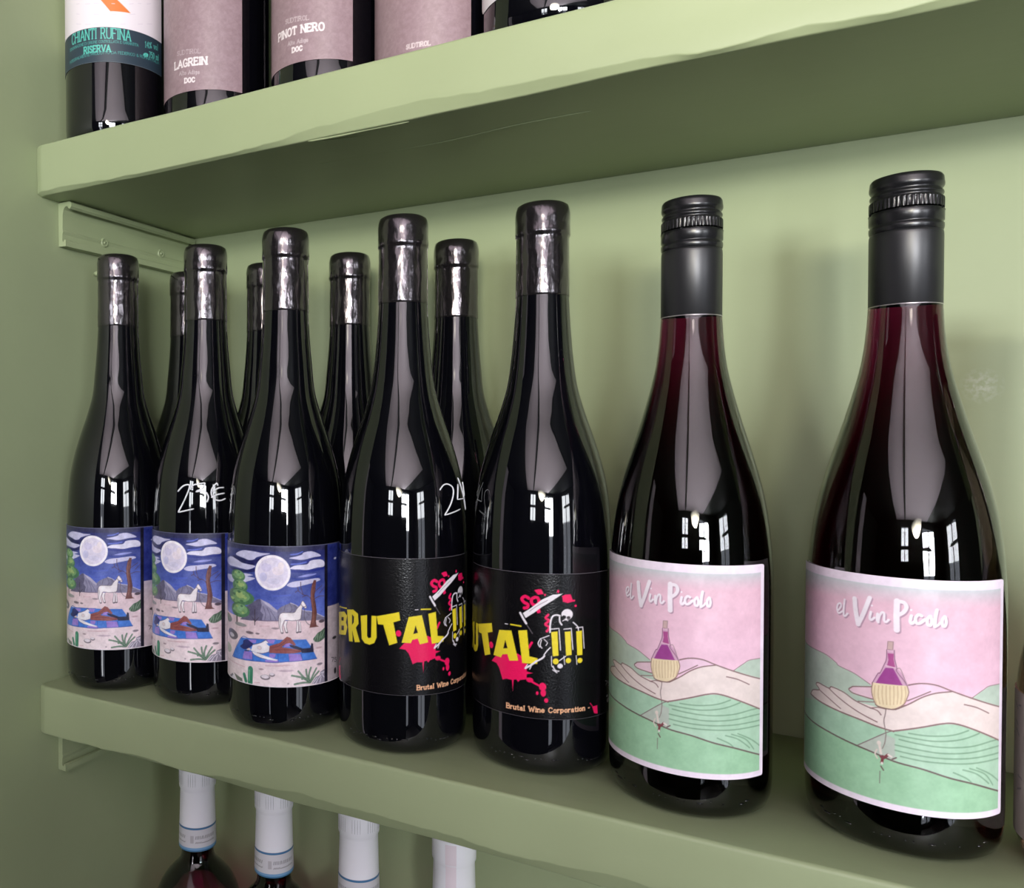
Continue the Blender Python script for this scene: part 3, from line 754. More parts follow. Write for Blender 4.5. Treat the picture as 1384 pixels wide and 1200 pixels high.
PICOLO = [
('G',[-99,-5,99,200],(240,226,240),(240,226,240)),
('G',[-54.89114556069322,22.558292722709872,37.60194814116223,111.56404222268279],(234,192,208),(244,206,228)),
('GX',[-54.89114556069322,102.56404222268279,-20,111.56404222268279],(204,210,210),(228,192,208)),
('G2',[-54.89114556069322,103.56404222268279,37.60194814116223,111.56404222268279],(204,208,212)),
('P',(190,208,192),[-56.89,79.32,-51.69,77.82,-33.98,77.58,-27.49,75.49,-26.05,74.4,-19.22,72.87,-13.19,69.84,-3.58,63.45,-6.79,50.58,-30.67,42.98,-56.92,42.11],0),
('S',(150,122,126),0.3,[-56.89,79.32,-51.69,77.82,-33.98,77.58,-27.49,75.49,-26.05,74.4,-19.22,72.87,-13.19,69.84],1),
('P',(190,208,192),[22.22,68.33,24.56,69.89,27.73,71.61,31.31,72.94,41.49,72.92,41.9,62.06,31.46,65.29],0),
('S',(150,122,126),0.3,[22.22,68.33,24.56,69.89,27.73,71.61,31.31,72.94,41.49,72.92],1),
('P',(172,210,182),[-56.94,51.42,-36.91,55.78,-25.84,54.93,-17.48,54.2,-10.21,52.96,-5.13,52.4,-4.31,52.79,4.67,55.84,11.56,57.99,16.45,58.15,24.77,55.47,42.42,48.65,43.3,27.59,25.09,33.67,14.2,36.38,4.83,38.86,-4.19,40.03,-11.86,41.83,-18.92,42.9,-30.69,44.27,-42.34,44.87,-51.24,45.22],0),
('P',(186,196,184),[-17.75,42.95,-8.14,50.65,-4.28,49.46,-4.19,39.92,-11.86,41.83],0),
('P',(178,212,186),[-4.3,51.68,2.42,54.94,11.56,57.88,16.45,58.04,24.77,55.36,42.42,48.65,43.3,27.59,25.09,33.67,14.2,36.38,4.83,38.86,-4.2,40.58],0),
('S',(134,172,142),0.6,[-4.29,51.13,2.46,50.83,9.29,50.69,18.07,51.89,26.03,54.31],1),
('S',(134,172,142),0.6,[-2.92,49.49,3.83,48.85,12.13,48.5,22.48,49.14,31.74,50.5,40.82,50.65],1),
('S',(134,172,142),0.6,[-4.25,46.97,2.95,46.51,11.21,46.07,21.38,46.61,31.79,47.76,40.92,47.86],1),
('S',(134,172,142),0.6,[-4.23,44.75,2.53,44.23,10.76,44.01,20.3,44.29,31.84,45.02,41.02,45.08],1),
('S',(134,172,142),0.6,[-2.4,42.67,4.8,42.15,12.2,42.12,21.43,42.26,31.88,42.82,41.09,42.84],1),
('S',(134,172,142),0.6,[0.2,52.62,6.97,52.6,15.0,53.58,21.26,55.59],1),
('S',(134,172,142),0.6,[19.27,39.82,25.02,38.03,31.27,33.6],1),
('S',(134,172,142),0.6,[22.03,40.34,28.98,37.7,33.76,32.68],1),
('S',(134,172,142),0.6,[24.99,40.49,31.99,37.33,38.79,32.83],1),
('S',(134,172,142),0.6,[15.67,38.64,20.4,36.56,22.67,34.87],1),
('P',(160,205,168),[-56.95,45.4,-51.24,45.22,-42.34,44.87,-30.69,44.27,-18.92,42.9,-11.86,41.83,-4.19,40.03,4.83,38.86,14.2,36.38,25.09,33.67,43.3,27.59,44.26,6.94,-3.89,7.23,-56.98,-4.16],0),
('S',(108,92,88),0.65,[-56.95,45.4,-51.24,45.22,-42.34,44.87,-30.69,44.27,-18.92,42.9,-11.86,41.83,-4.19,40.03,4.83,38.86,14.2,36.38,25.09,33.67,43.3,27.59],1),
('S',(130,112,112),0.36,[-17.75,42.95,-8.14,50.65,-4.8,52.67],1),
('P',(238,204,222),[-1.77,71.04,3.6,73.35,9.06,73.3,14.8,71.24,22.22,68.6,13.88,65.22,0.11,62.53],0),
('P',(232,200,212),[-21.37,65.59,-20.35,66.71,-19.16,67.38,-12.64,68.95,-11.71,64.05,-17.57,64.15,-19.13,64.55],0),
('P',(182,206,188),[-17.57,64.15,-12.06,63.96,-11.7,62.74,-17.93,61.47,-19.91,62.24],0),
('P',(236,221,216),[-43.8,56.63,-41.7,59.08,-36.64,60.77,-39.08,62.55,-37.03,63.62,-30.92,63.23,-29.35,64.27,-23.68,63.65,-19.1,61.64,-16.03,61.26,-10.98,60.95,-4.39,61.39,0.09,64.19,4.55,68.16,9.08,70.42,14.8,71.13,22.22,68.6,31.45,65.84,41.88,62.62,42.44,48.09,24.77,55.47,16.45,58.15,11.56,57.99,4.67,55.84,-4.31,52.68,-5.13,52.4,-10.21,52.96,-17.48,54.2,-25.84,54.93,-36.91,55.78],0),
('S',(138,106,106),0.44999999999999996,[-43.8,56.63,-41.7,59.08,-36.64,60.77,-39.08,62.55,-37.03,63.62,-30.92,63.23,-29.35,64.27,-23.68,63.65,-19.1,61.64,-13.81,60.21,-10.62,59.61,-9.23,58.12],1),
('S',(138,106,106),0.6,[-43.8,56.63,-36.91,55.78,-25.84,54.93,-17.48,54.2,-10.21,52.96,-5.13,52.4,-4.31,52.68,4.67,55.84,11.56,57.99,16.45,58.15,24.77,55.47,42.44,48.09],1),
('S',(138,106,106),0.42500000000000004,[-36.64,60.77,-30.87,58.85,-24.94,56.28],1),
('S',(138,106,106),0.44999999999999996,[-30.92,63.23,-24.98,60.29,-17.5,57.1,-10.58,54.83],1),
('S',(138,106,106),0.44999999999999996,[-12.64,68.95,-19.16,67.38,-20.35,66.71,-21.37,65.59,-19.93,64.53,-16.06,64.15,-12.24,63.91],1),
('S',(138,106,106),0.375,[-17.55,61.58,-11.35,62.91],1),
('S',(138,106,106),0.525,[-1.77,71.48,3.6,73.35,9.06,73.3,14.8,71.24,22.22,68.6,31.45,65.56,41.88,62.51],1),
('S',(138,106,106),0.5,[-4.39,61.39,0.09,64.46,4.55,67.89,9.09,70.04,14.8,71.13],1),
('S',(138,106,106),0.42500000000000004,[-0.37,65.76,3.64,68.31,7.24,70.56],1),
('S',(138,106,106),0.44999999999999996,[19.48,66.03,24.63,64.72,30.75,61.98],1),
('S',(138,106,106),0.375,[-13.09,59.91,-10.29,60.92,-7.55,60.89],1),
('P',(206,176,172),[-7.14,88.86,-5.3,88.97,-5.44,85.59,-7.34,85.5],0),
('S',(150,122,126),0.22,[-7.14,88.86,-5.3,88.97,-5.44,85.59,-7.34,85.5,-7.14,88.86],0),
('P',(214,170,196),[-7.51,85.35,-4.94,85.6,-4.74,82.0,-4.05,78.49,-2.39,76.76,-0.06,71.73,-12.66,70.38,-10.42,75.4,-9.39,75.83,-7.9,80.2],0),
('P',(172,80,140),[-7.19,83.99,-5.16,84.15,-5.07,81.54,-4.54,78.4,-7.38,78.68,-6.9,81.2],0),
('P',(160,72,146),[-11.25,70.8,-10.06,73.44,-7.88,77.89,-5.2,78.16,-3.69,75.12,-1.95,71.57],0),
('S',(226,190,208),0.3,[-7.44,84.95,-4.94,85.19],1),
('S',(232,196,214),0.35,[-7.72,78.81,-4.38,78.43],1),
('S',(128,84,112),0.26,[-7.51,85.35,-7.57,81.48,-8.4,78.88,-9.73,75.35,-10.42,74.99,-12.48,70.43],1),
('S',(128,84,112),0.26,[-4.94,85.6,-4.74,82.0,-4.05,78.49,-4.04,77.08,-1.71,73.86,-0.55,71.85],1),
('S',(150,122,126),0.24,[-3.72,78.34,-2.73,78.11,-0.88,72.79],1),
('P',(236,218,182),[-12.3,70.8,-6.98,71.25,-0.55,71.81,0.03,69.33,-0.5,66.84,-1.62,64.03,-4.89,61.48,-8.57,61.05,-10.99,61.97,-12.25,65.14,-12.63,67.92],0),
('S',(202,172,132),0.26,[-11.41,69.86,-11.66,65.7,-10.86,62.46],1),
('S',(202,172,132),0.26,[-10.1,70.08,-10.27,66.04,-9.65,62.59],1),
('S',(202,172,132),0.26,[-8.79,70.29,-8.89,66.36,-8.45,62.71],1),
('S',(202,172,132),0.26,[-7.51,70.49,-7.54,66.66,-7.27,62.82],1),
('S',(202,172,132),0.26,[-6.23,70.67,-6.2,66.95,-6.1,62.92],1),
('S',(202,172,132),0.26,[-4.97,70.85,-4.87,67.23,-4.94,63.33],1),
('S',(202,172,132),0.26,[-3.72,71.01,-3.55,67.49,-3.78,63.73],1),
('S',(202,172,132),0.26,[-2.47,71.15,-2.24,67.73,-2.63,64.12],1),
('S',(202,172,132),0.26,[-1.23,71.29,-0.94,67.97,-1.49,64.49],1),
('S',(152,116,104),0.32,[-12.3,70.8,-12.63,67.92,-12.25,65.14,-10.99,61.97,-8.57,61.05,-4.89,61.48,-1.62,64.03,-0.5,66.84,0.03,69.33,-0.55,71.81],1),
('S',(132,104,98),0.45,[-11.17,61.93,-9.6,61.29,-4.88,61.32,-1.29,63.69],1),
('S',(132,112,110),0.32,[-7.55,60.76,-7.8,58.47,-8.19,55.93,-7.75,52.78,-7.46,50.41,-7.83,46.65],1),
('E',(226,214,204),-9.81,46.32,0.76,0.98),
('S',(222,206,196),0.55,[-10.47,43.47,-11.15,41.63,-10.27,39.84],1),
('S',(226,214,204),0.9,[-9.63,45.35,-9.08,42.23],1),
('S',(132,72,78),1.0,[-9.07,40.8,-8.04,40.68,-6.71,42.26],1),
('S',(132,72,78),1.0,[-8.39,41.2,-8.77,38.44],1),
('S',(232,222,214),0.8,[-6.54,42.31,-5.53,41.76],1),
('E',(232,226,220),-8.7,38.25,0.41,0.57),
('S',(110,88,86),0.5,[-5.19,40.83,-3.88,41.76],1),
('S',(110,84,84),0.5,[-9.03,36.93,-8.17,35.55],1),
('S',(128,120,112),0.28,[-9.36,34.79,-9.45,29.85],1),
('S',(140,124,118),0.3,[-7.83,46.65,-8.59,44.41],1),
('S',(142,152,130),0.25,[-10.61,21.27,-7.87,21.75],1),
('P',(246,232,246),[-62.49114556069322,-5,-54.89114556069322,-5,-54.89114556069322,200,-62.49114556069322,200],0),
('P',(246,232,246),[37.60194814116223,-5,99,-5,99,200,37.60194814116223,200],0),
('P',(246,232,246),[-99,-5,99,-5,99,22.558292722709872,-99,22.558292722709872],0),
('P',(246,232,246),[-99,111.56404222268279,99,111.56404222268279,99,200,-99,200],0),
('S',(188,152,172),0.75,[-25.96,97.69,-24.74,99.51,-25.07,100.84,-26.27,100.05,-26.58,98.07,-25.85,96.44,-23.96,97.69],1),
('S',(188,152,172),0.85,[-23.13,102.78,-23.53,99.13,-23.5,96.19,-22.88,95.81,-21.87,97.03],1),
('S',(188,152,172),1.85,[-19.0,103.98,-18.56,99.28,-17.49,93.47],1),
('S',(188,152,172),1.7,[-17.49,93.47,-15.57,98.19,-13.25,105.26],1),
('S',(188,152,172),0.95,[-12.73,99.44,-13.14,96.99,-12.63,96.18,-11.51,97.28],1),
('S',(188,152,172),1.0,[-10.37,99.11,-10.52,96.64,-10.1,95.73],1),
('S',(188,152,172),0.9,[-10.1,95.73,-9.67,98.41,-8.76,99.95,-8.07,99.49,-8.05,96.85,-7.43,96.18,-6.5,97.22],1),
('S',(188,152,172),2.1,[-3.79,105.35,-3.86,99.3,-3.74,93.48],1),
('S',(188,152,172),1.45,[-3.52,105.23,-1.55,104.99,-0.63,103.33,-1.45,101.15,-3.08,99.73],1),
('S',(188,152,172),1.1,[1.03,99.93,0.67,97.69,1.19,96.75,2.26,97.87],1),
('S',(188,152,172),1.1,[4.42,100.2,3.37,100.58,2.41,99.08,2.75,97.17,3.89,97.21,5.51,98.79],1),
('S',(188,152,172),1.05,[7.15,100.32,6.27,98.86,6.52,96.9,7.41,96.66,7.93,98.2,7.48,100.15,7.15,100.32],1),
('S',(188,152,172),1.15,[9.55,102.99,9.05,99.87,8.88,96.3],1),
('S',(188,152,172),0.8,[8.89,96.1,10.02,96.97,10.75,98.0],1),
('S',(188,152,172),1.05,[12.2,100.53,11.42,99.03,11.55,96.94,12.34,96.59,12.81,98.11,12.58,100.08,12.2,100.53],1),
('S',(250,240,248),0.75,[-26.41,98.19,-25.19,100.01,-25.52,101.34,-26.72,100.55,-27.03,98.57,-26.3,96.94,-24.41,98.19],1),
('S',(250,240,248),0.85,[-23.58,103.28,-23.98,99.63,-23.95,96.69,-23.33,96.31,-22.32,97.53],1),
('S',(250,240,248),1.85,[-19.45,104.48,-19.01,99.78,-17.94,93.97],1),
('S',(250,240,248),1.7,[-17.94,93.97,-16.02,98.69,-13.7,105.76],1),
('S',(250,240,248),0.95,[-13.18,99.94,-13.59,97.49,-13.08,96.68,-11.96,97.78],1),
('S',(250,240,248),1.0,[-10.82,99.61,-10.97,97.14,-10.55,96.23],1),
('S',(250,240,248),0.9,[-10.55,96.23,-10.12,98.91,-9.21,100.45,-8.52,99.99,-8.5,97.35,-7.88,96.68,-6.95,97.72],1),
('S',(250,240,248),2.1,[-4.24,105.85,-4.31,99.8,-4.19,93.98],1),
('S',(250,240,248),1.45,[-3.97,105.73,-2.0,105.49,-1.08,103.83,-1.9,101.65,-3.53,100.23],1),
('S',(250,240,248),1.1,[0.58,100.43,0.22,98.19,0.74,97.25,1.81,98.37],1),
('S',(250,240,248),1.1,[3.97,100.7,2.92,101.08,1.96,99.58,2.3,97.67,3.44,97.71,5.06,99.29],1),
('S',(250,240,248),1.05,[6.7,100.82,5.82,99.36,6.07,97.4,6.96,97.16,7.48,98.7,7.03,100.65,6.7,100.82],1),
('S',(250,240,248),1.15,[9.1,103.49,8.6,100.37,8.43,96.8],1),
('S',(250,240,248),0.8,[8.44,96.6,9.57,97.47,10.3,98.5],1),
('S',(250,240,248),1.05,[11.75,101.03,10.97,99.53,11.1,97.44,11.89,97.09,12.36,98.61,12.13,100.58,11.75,101.03],1),
('E',(250,240,248),-12.85,102.66,0.36,0.37),
('E',(250,240,248),0.5,102.73,0.36,0.4),
]
CHIANTI = [
('G',[-99,71.47565300847025,99,300],(244,234,242),(244,234,242)),
('G',[-99,-9,99,71.47565300847025],(46,62,76),(46,62,76)),
('P',(236,128,58),[15.94,89.78,26.58,90.19,35.82,82.49,22.65,81.92],0),
('S',(226,214,228),0.35,[-2.53,89.55,0.2,89.11],0),
('S',(226,214,228),0.35,[5.32,87.73,8.93,87.37],0),
('S',(226,214,228),0.35,[11.9,87.32,15.85,86.74],0),
('S',(226,214,228),0.35,[23.57,86.93,25.52,87.02],0),
('S',(226,214,228),0.35,[34.91,88.26,37.67,89.25],0),
('S',(226,214,228),0.35,[40.94,90.33,43.24,90.91],0),
('S',(226,214,228),0.35,[47.6,92.13,50.78,93.68],0),
('S',(226,214,228),0.35,[-2.58,83.17,0.26,82.18],0),
('S',(226,214,228),0.35,[11.86,80.15,15.42,79.9],0),
('S',(226,214,228),0.35,[17.85,79.83,20.53,79.85],0),
('S',(226,214,228),0.35,[23.54,79.84,26.69,80.28],0),
('S',(226,214,228),0.35,[34.88,81.43,38.85,82.64],0),
('S',(226,214,228),0.35,[-2.63,76.55,1.28,75.4],0),
('S',(226,214,228),0.35,[5.24,74.43,9.21,73.96],0),
('S',(226,214,228),0.35,[11.83,73.67,14.52,73.46],0),
('S',(226,214,228),0.35,[17.82,73.19,20.73,73.37],0),
('S',(226,214,228),0.35,[23.52,73.35,26.36,73.75],0),
('S',(226,214,228),0.35,[29.14,74.02,32.24,74.61],0),
('S',(226,214,228),0.35,[40.89,76.66,44.24,77.68],0),
('S',(226,214,228),0.35,[47.55,78.96,51.77,80.39],0),
('T', (96, 206, 190), 'CHIANTI RUFINA', -7.81, 64.24, 35.75, 64.19, 6.66, 0.72, 1),
('T', (96, 206, 190), 'RISERVA', 4.17, 55.37, 22.69, 55.52, 4.22, 0.8, 1),
('T', (96, 206, 190), '14% vol', 46.08, 62.99, 57.56, 65.01, 3.89, 0.4, 1),
('T', (96, 206, 190), 'e', 44.87, 56.55, 48.22, 57.46, 3.11, 0.8, 0),
('T', (96, 206, 190), '750 ml', 49.4, 57.39, 58.32, 58.52, 3.76, 0.45, 1),
('T', (72, 160, 152), 'DENOMINAZIONE DI ORIGINE CONTROLLATA E GARANTITA', -10.65, 60.65, 41.08, 61.8, 1.71, 0.28, 0),
('T', (72, 160, 152), 'INTEGRALMENTE PRODOTTO DA FEDERICO & RUFINA ITALIA', -10.74, 52.42, 58.86, 56.03, 1.71, 0.28, 0),
]
LAGREIN = [
('T', (196, 180, 186), 'SUDTIROL', -4.84, 44.81, 12.5, 43.3, 2.61, 0.32, 1),
('T', (240, 230, 234), 'LAGREIN', -7.32, 36.61, 16.73, 36.22, 4.49, 1.0, 1),
('T', (205, 190, 196), 'Alto Adige', -3.08, 31.92, 11.82, 30.47, 2.36, 0.35, 1),
('T', (240, 230, 234), 'DOC', 1.43, 26.27, 8.63, 25.88, 2.72, 0.85, 1),
]
PINOT = [
('T', (208, 194, 198), 'SUDTIROL', -8.96, 45.21, 7.38, 43.62, 2.48, 0.32, 1),
('T', (240, 230, 234), 'PINOT NERO', -15.96, 37.6, 16.42, 36.81, 4.27, 0.95, 1),
('T', (205, 190, 196), 'Alto Adige', -6.89, 31.94, 6.92, 31.18, 2.23, 0.35, 1),
('T', (240, 230, 234), 'DOC', -3.57, 27.15, 3.22, 26.93, 2.59, 0.8, 1),
]
THIRD = [
('T', (215, 200, 204), 'SUDTIROL', -2.3, 11.73, 10.99, 11.56, 2.26, 0.5, 1),
]
W23 = [
('S',(0,0,0),0.8,[4.35,135.93,8.15,139.54,12.12,140.35,12.3,137.59,8.93,129.78,5.17,123.0],1),
('S',(0,0,0),0.8,[5.17,123.0,15.87,125.47],1),
('S',(0,0,0),0.8,[14.78,137.98,14.97,140.19,22.89,141.66],1),
('S',(0,0,0),0.8,[22.89,141.66,21.43,138.36,17.02,136.15,22.15,136.51,24.88,133.17,23.96,129.5],1),
('S',(0,0,0),0.8,[31.18,139.68,30.24,141.18,27.27,137.92,26.89,134.24,29.1,131.24,32.48,130.4,36.18,131.55],1),
('S',(0,0,0),0.8,[27.63,136.07,31.36,138.2,35.21,138.45],1),
('S',(0,0,0),0.8,[26.52,132.4,30.6,134.15,35.6,134.92],1),
]
W24 = [
('S',(0,0,0),0.75,[36.95,142.55,39.98,145.15,43.71,145.51,47.58,143.49,47.6,140.07,44.56,134.75,39.33,129.07],1),
('S',(0,0,0),0.75,[39.33,129.07,54.31,131.39],1),
('S',(0,0,0),0.75,[54.21,145.1,51.46,136.79],1),
('S',(0,0,0),0.75,[51.46,136.79,67.72,136.46],1),
('S',(0,0,0),0.75,[55.63,148.48,61.9,138.82,67.69,129.63],1),
('S',(0,0,0),0.75,[67.5,145.51,67.6,142.49,67.58,137.31],1),
('S',(0,0,0),0.75,[67.6,139.76,67.47,140.89],1),
('S',(0,0,0),0.75,[67.61,138.4,67.48,139.25],1),
]

# ------------------------------------------------------------------ the room
XW = -0.0734            # left wall
D, S, T_ = 0.157, 0.33375, 0.0335     # shelf depth, clear height, thickness
def struct(name, me, m):
    o = new_obj(name, me, None, m); o['kind'] = 'structure'; return o

struct('wall_back', box_mesh('wall_back', XW, RX1, 0, .1, RZ0, RZ1), M_WALL)
struct('wall_left', box_mesh('wall_left', XW - .1, XW, -.34, .1, RZ0, RZ1), M_WALL)
struct('wall_side', box_mesh('wall_side', -1.7, -1.6, RY0 - .1, .1, RZ0, RZ1), M_DARKWALL)
struct('wall_passage', box_mesh('wall_passage', -1.6, XW - .1, -.34, -.24, RZ0, RZ1), M_DARKWALL)
struct('floor', box_mesh('floor', -1.7, RX1 + .1, RY0 - .1, .1, RZ0 - .1, RZ0), M_FLOOR)
struct('ceiling', box_mesh('ceiling', -1.7, RX1 + .1, RY0 - .1, .1, RZ1, RZ1 + .1), M_DARKWALL)
struct('trim_2', box_mesh('ceiling_panel', -.15, 1.75, -2.98, -.78, RZ1 - .012, RZ1), M_CEIL)

def wall_with_openings(name, axis, at, lo, hi, openings, z0, z1):
    """Wall made of boxes around rectangular openings [(a0, a1, b0, b1)]."""
    parts = []
    def bx(a0, a1, b0, b1):
        if axis == 'y':
            x0, x1, y0, y1 = a0, a1, at - .1, at
        else:
            x0, x1, y0, y1 = at, at + .1, a0, a1
        v = [(x, y, z) for x in (x0, x1) for y in (y0, y1) for z in (b0, b1)]
        parts.append((v, [(0, 1, 3, 2), (4, 6, 7, 5), (0, 4, 5, 1), (2, 3, 7, 6), (0, 2, 6, 4), (1, 5, 7, 3)]))
    cur = lo
    for a0, a1, b0, b1 in sorted(openings):
        bx(cur, a0, z0, z1); bx(a0, a1, z0, b0); bx(a0, a1, b1, z1); cur = a1
    bx(cur, hi, z0, z1)
    V, F = join(parts)
    return struct(name, mesh_from(name, V, F, False), M_DARKWALL)

FRONT = [(0.10, 0.60, -1.38, .78), (1.40, 2.30, -1.38, .78)]
RIGHT = [(-2.35, -1.45, -1.38, .78)]
wall_with_openings('wall_front', 'y', RY0, -1.7, RX1 + .1, FRONT, RZ0, RZ1)
wall_with_openings('wall_right', 'x', RX1, RY0 - .1, .1, RIGHT, RZ0, RZ1)
M_PANE = bpy.data.materials.new('window_glass')
M_PANE.use_nodes = True
_t = M_PANE.node_tree; _t.nodes.remove(_t.nodes['Principled BSDF'])
_tr = _t.nodes.new('ShaderNodeBsdfTransparent'); _gl = _t.nodes.new('ShaderNodeBsdfGlossy'); _mx = _t.nodes.new('ShaderNodeMixShader')
_gl.inputs['Roughness'].default_value = .02; _mx.inputs[0].default_value = .06
_t.links.new(_tr.outputs[0], _mx.inputs[1]); _t.links.new(_gl.outputs[0], _mx.inputs[2]); _t.links.new(_mx.outputs[0], _t.nodes['Material Output'].inputs[0])

def window(n, axis, at, a0, a1, b0, b1):
    bars = []
    def bx(p0, p1, q0, q1, d0=.03, d1=.07):
        if axis == 'y':
            v = [(x, y, z) for x in (p0, p1) for y in (at - d1, at - d0) for z in (q0, q1)]
        else:
            v = [(x, y, z) for x in (at + d0, at + d1) for y in (p0, p1) for z in (q0, q1)]
        bars.append((v, [(0, 1, 3, 2), (4, 6, 7, 5), (0, 4, 5, 1), (2, 3, 7, 6), (0, 2, 6, 4), (1, 5, 7, 3)]))
    w = .045; mid = (a0 + a1) / 2; tz = b1 - .36
    bx(a0, a0 + w, b0, b1); bx(a1 - w, a1, b0, b1); bx(a0, a1, b0, b0 + w); bx(a0, a1, b1 - w, b1)
    bx(mid - w / 2, mid + w / 2, b0, b1); bx(a0, a1, tz, tz + w)
    V, F = join(bars)
    o = struct('window_%d' % n, mesh_from('window_frame', V, F, False), M_FRAME)
    for (p0, p1) in ((a0 + w, mid - w / 2), (mid + w / 2, a1 - w)):
        for (q0, q1) in ((b0 + w, tz), (tz + w, b1 - w)):
            bars.clear(); bx(p0, p1, q0, q1, .048, .052)
            new_obj('pane', mesh_from('pane', *join(bars), False), o, M_PANE)
for i, q in enumerate(FRONT): window(i + 1, 'y', RY0, *q)
window(3, 'x', RX1, *RIGHT[0])
struct('trim_1', box_mesh('ceiling_beam', .33, .39, RY0, -.70, RZ1 - .06, RZ1), M_DARKWALL)
struct('shade_block', box_mesh('shade_block', .16, .76, -1.15, -1.05, RZ0, .17), M_DARKWALL)  # unseen slab added to keep window light off the lower left wall
struct('trim_3', box_mesh('pillar', -1.2, -.98, -1.15, -.95, RZ0, .72), M_CEIL)

# ------------------------------------------------------------------ shelves
def wob(x, k, s):
    return noise.noise(Vector((x * s, k * 7.3, 1.7)))

def shelf_mesh(name, z0, seed, x1=1.25):
    """Thick hand-painted board with softened, slightly wandering edges; z0 is its underside."""
    xs = [XW + .0005 + .002 * (i / 4) ** 2 if i < 8 else XW + .0085 + (x1 - XW - .0085) * (i - 8) / 300 for i in range(309)]
    V, F = [], []
    for i, x in enumerate(xs):
        e = min(1, .35 + .65 * ((x - XW) / .006)) if x - XW < .006 else 1
        rt = max(.0010, .0018 + .0010 * wob(x, seed + 1, 14))
        yf = -D + .0009 * wob(x, seed + 2, 11) + (1 - e) * .003
        zb = z0 + .0009 * wob(x, seed + 5, 8); zt = z0 + T_ + .0006 * wob(x, seed + 6, 12)
        sec = [(-.0002, z0)]
        for k in range(7):
            sec.append((-D * (1 - k / 7) * 0 - (D - .006) * k / 6 - .0002, z0 + (zb - z0) * (k / 6)))
        ch = max(.0010, .0036 + .0075 * wob(x, seed + 9, 7) + .0024 * wob(x, seed + 10, 30) + .0008 * wob(x, seed + 12, 110))      # hand-sanded bevel of wandering width
        cd = .0024 + .0012 * wob(x, seed + 11, 25)
        rb = ch + .0006
        sec += [(yf + cd + .0012, zb + .00004), (yf + cd + .0003, zb + .0002), (yf + cd, zb + .0006), (yf + .0004, zb + ch - .0004), (yf + .0001, zb + ch), (yf, zb + ch + .0006)]
        for k in range(4):
            zz = zb + rb + (zt - rt - zb - rb) * (k + 1) / 5
            sec.append((yf - .0003 * wob(x, seed + 8 + k, 20), zz))
        for k in range(5):
            a = k / 4 * math.pi / 2
            sec.append((yf + rt * (1 - math.cos(a)), zt - rt * (1 - math.sin(a))))
        sec.append((-D + .03, z0 + T_)); sec.append((-.0002, z0 + T_))
        for (y, z) in sec:
            V.append((x, y, z))
    n = len(sec)
    for i in range(len(xs) - 1):
        for k in range(n):
            k2 = (k + 1) % n
            F.append((i * n + k, i * n + k2, (i + 1) * n + k2, (i + 1) * n + k))
    F.append(tuple(range(n))[::-1]); F.append(tuple(range((len(xs) - 1) * n, len(xs) * n)))
    me = mesh_from(name, V, F)
    return me

def shelf(z0, seed, label):
    t = empty('wall_shelf', (XW, 0, z0), label, 'shelf', 'green wall shelves')
    me = shelf_mesh('board', z0, seed)
    b = new_obj('board', me, t, M_SHELF, (-XW, 0, -z0))
    return t
SH_UP = shelf(S, 1.0, 'upper green wall shelf with a brightly lit front edge, above the dark wine bottles')
SH_MID = shelf(-T_, 4.0, 'middle green wall shelf carrying the black bottles and the pink and green label bottles')
SH_LOW = shelf(-2 * T_ - S, 7.0, 'lowest green wall shelf under the white capped bottles')
# raised paint drips on the underside of the upper shelf
for pts, r in (([(.142, -.1535, 0), (.162, -.1530, -.0003), (.1777, -.1525, 0), (.202, -.1520, 0)], .0007),
               ([(.142, -.1535, 0), (.1576, -.1490, 0), (.178, -.1448, .0003)], .0005),
               ([(.1243, -.1172, .0002), (.2015, -.1146, 0), (.2487, -.1189, 0), (.2858, -.1178, .0003)], .00032)):
    v, f = tube('d', [(x, y, S + dz - .0001) for x, y, dz in catmull(np.array(pts), 6)], r)
    new_obj('paint_ridge', mesh_from('paint_ridge', v, f), SH_UP, None, (-XW, 0, -S)).data.materials.append(M_SHELF)

# ------------------------------------------------------------------ rails fixed to the left wall under the shelves
def rail(ztop, h, y0, y1, label):
    t = empty('shelf_bracket', (XW, 0, ztop), label, 'bracket', 'painted shelf brackets')
    sec = [(0, 0), (.0110, 0), (.0128, -.0012), (.0128, -.0038), (.0112, -.0052), (.0096, -.0046), (.0090, -.0032), (.0066, -.0034), (.0050, -.0052),
           (.0042, -.0085), (.0040, -h * .62), (.0046, -h * .66), (.0040, -h * .72), (.0038, -h + .0040), (.0050, -h + .0028), (.0058, -h + .0046), (.0072, -h + .0040), (.0072, -h), (0, -h)]
    V, F = [], []
    ys = [y0 + (y1 - y0) * i / 24 for i in range(25)]
    for i, y in enumerate(ys):
        for k, (x, z) in enumerate(sec):
            w = .00025 * noise.noise(Vector((y * 60, k * 1.3, h * 90)))
            V.append((x + .0002 + w, y, z + w))
    n = len(sec)
    for i in range(len(ys) - 1):
        for k in range(n):
            k2 = (k + 1) % n
            F.append((i * n + k, i * n + k2, (i + 1) * n + k2, (i + 1) * n + k))
    F.append(tuple(range(n))[::-1]); F.append(tuple(range((len(ys) - 1) * n, len(ys) * n)))
    me = mesh_from('rail', V, F, False)
    new_obj('rail', me, t, M_RAIL)
    return t
def screw(parent, y, z, x=.0040):
    prof = [(.0, .0016), (.0009, .0015), (.0010, .0006), (.0021, .0007), (.0026, .0013), (.0031, .0012), (.0034, .0004), (.0035, 0)]
    me = lathe('screw', [(r, h) for r, h in prof][::-1], 20)
    o = new_obj('screw', me, parent, M_RAIL, (x, y, z)); o.rotation_euler = (0, math.pi / 2, 0)
BR_UP = rail(S - .0005, .0305, -.1370, -.003, 'green painted rail bracket with two screws under the upper shelf')
screw(BR_UP, -.0975, -.0205); screw(BR_UP, -.036, -.0175)
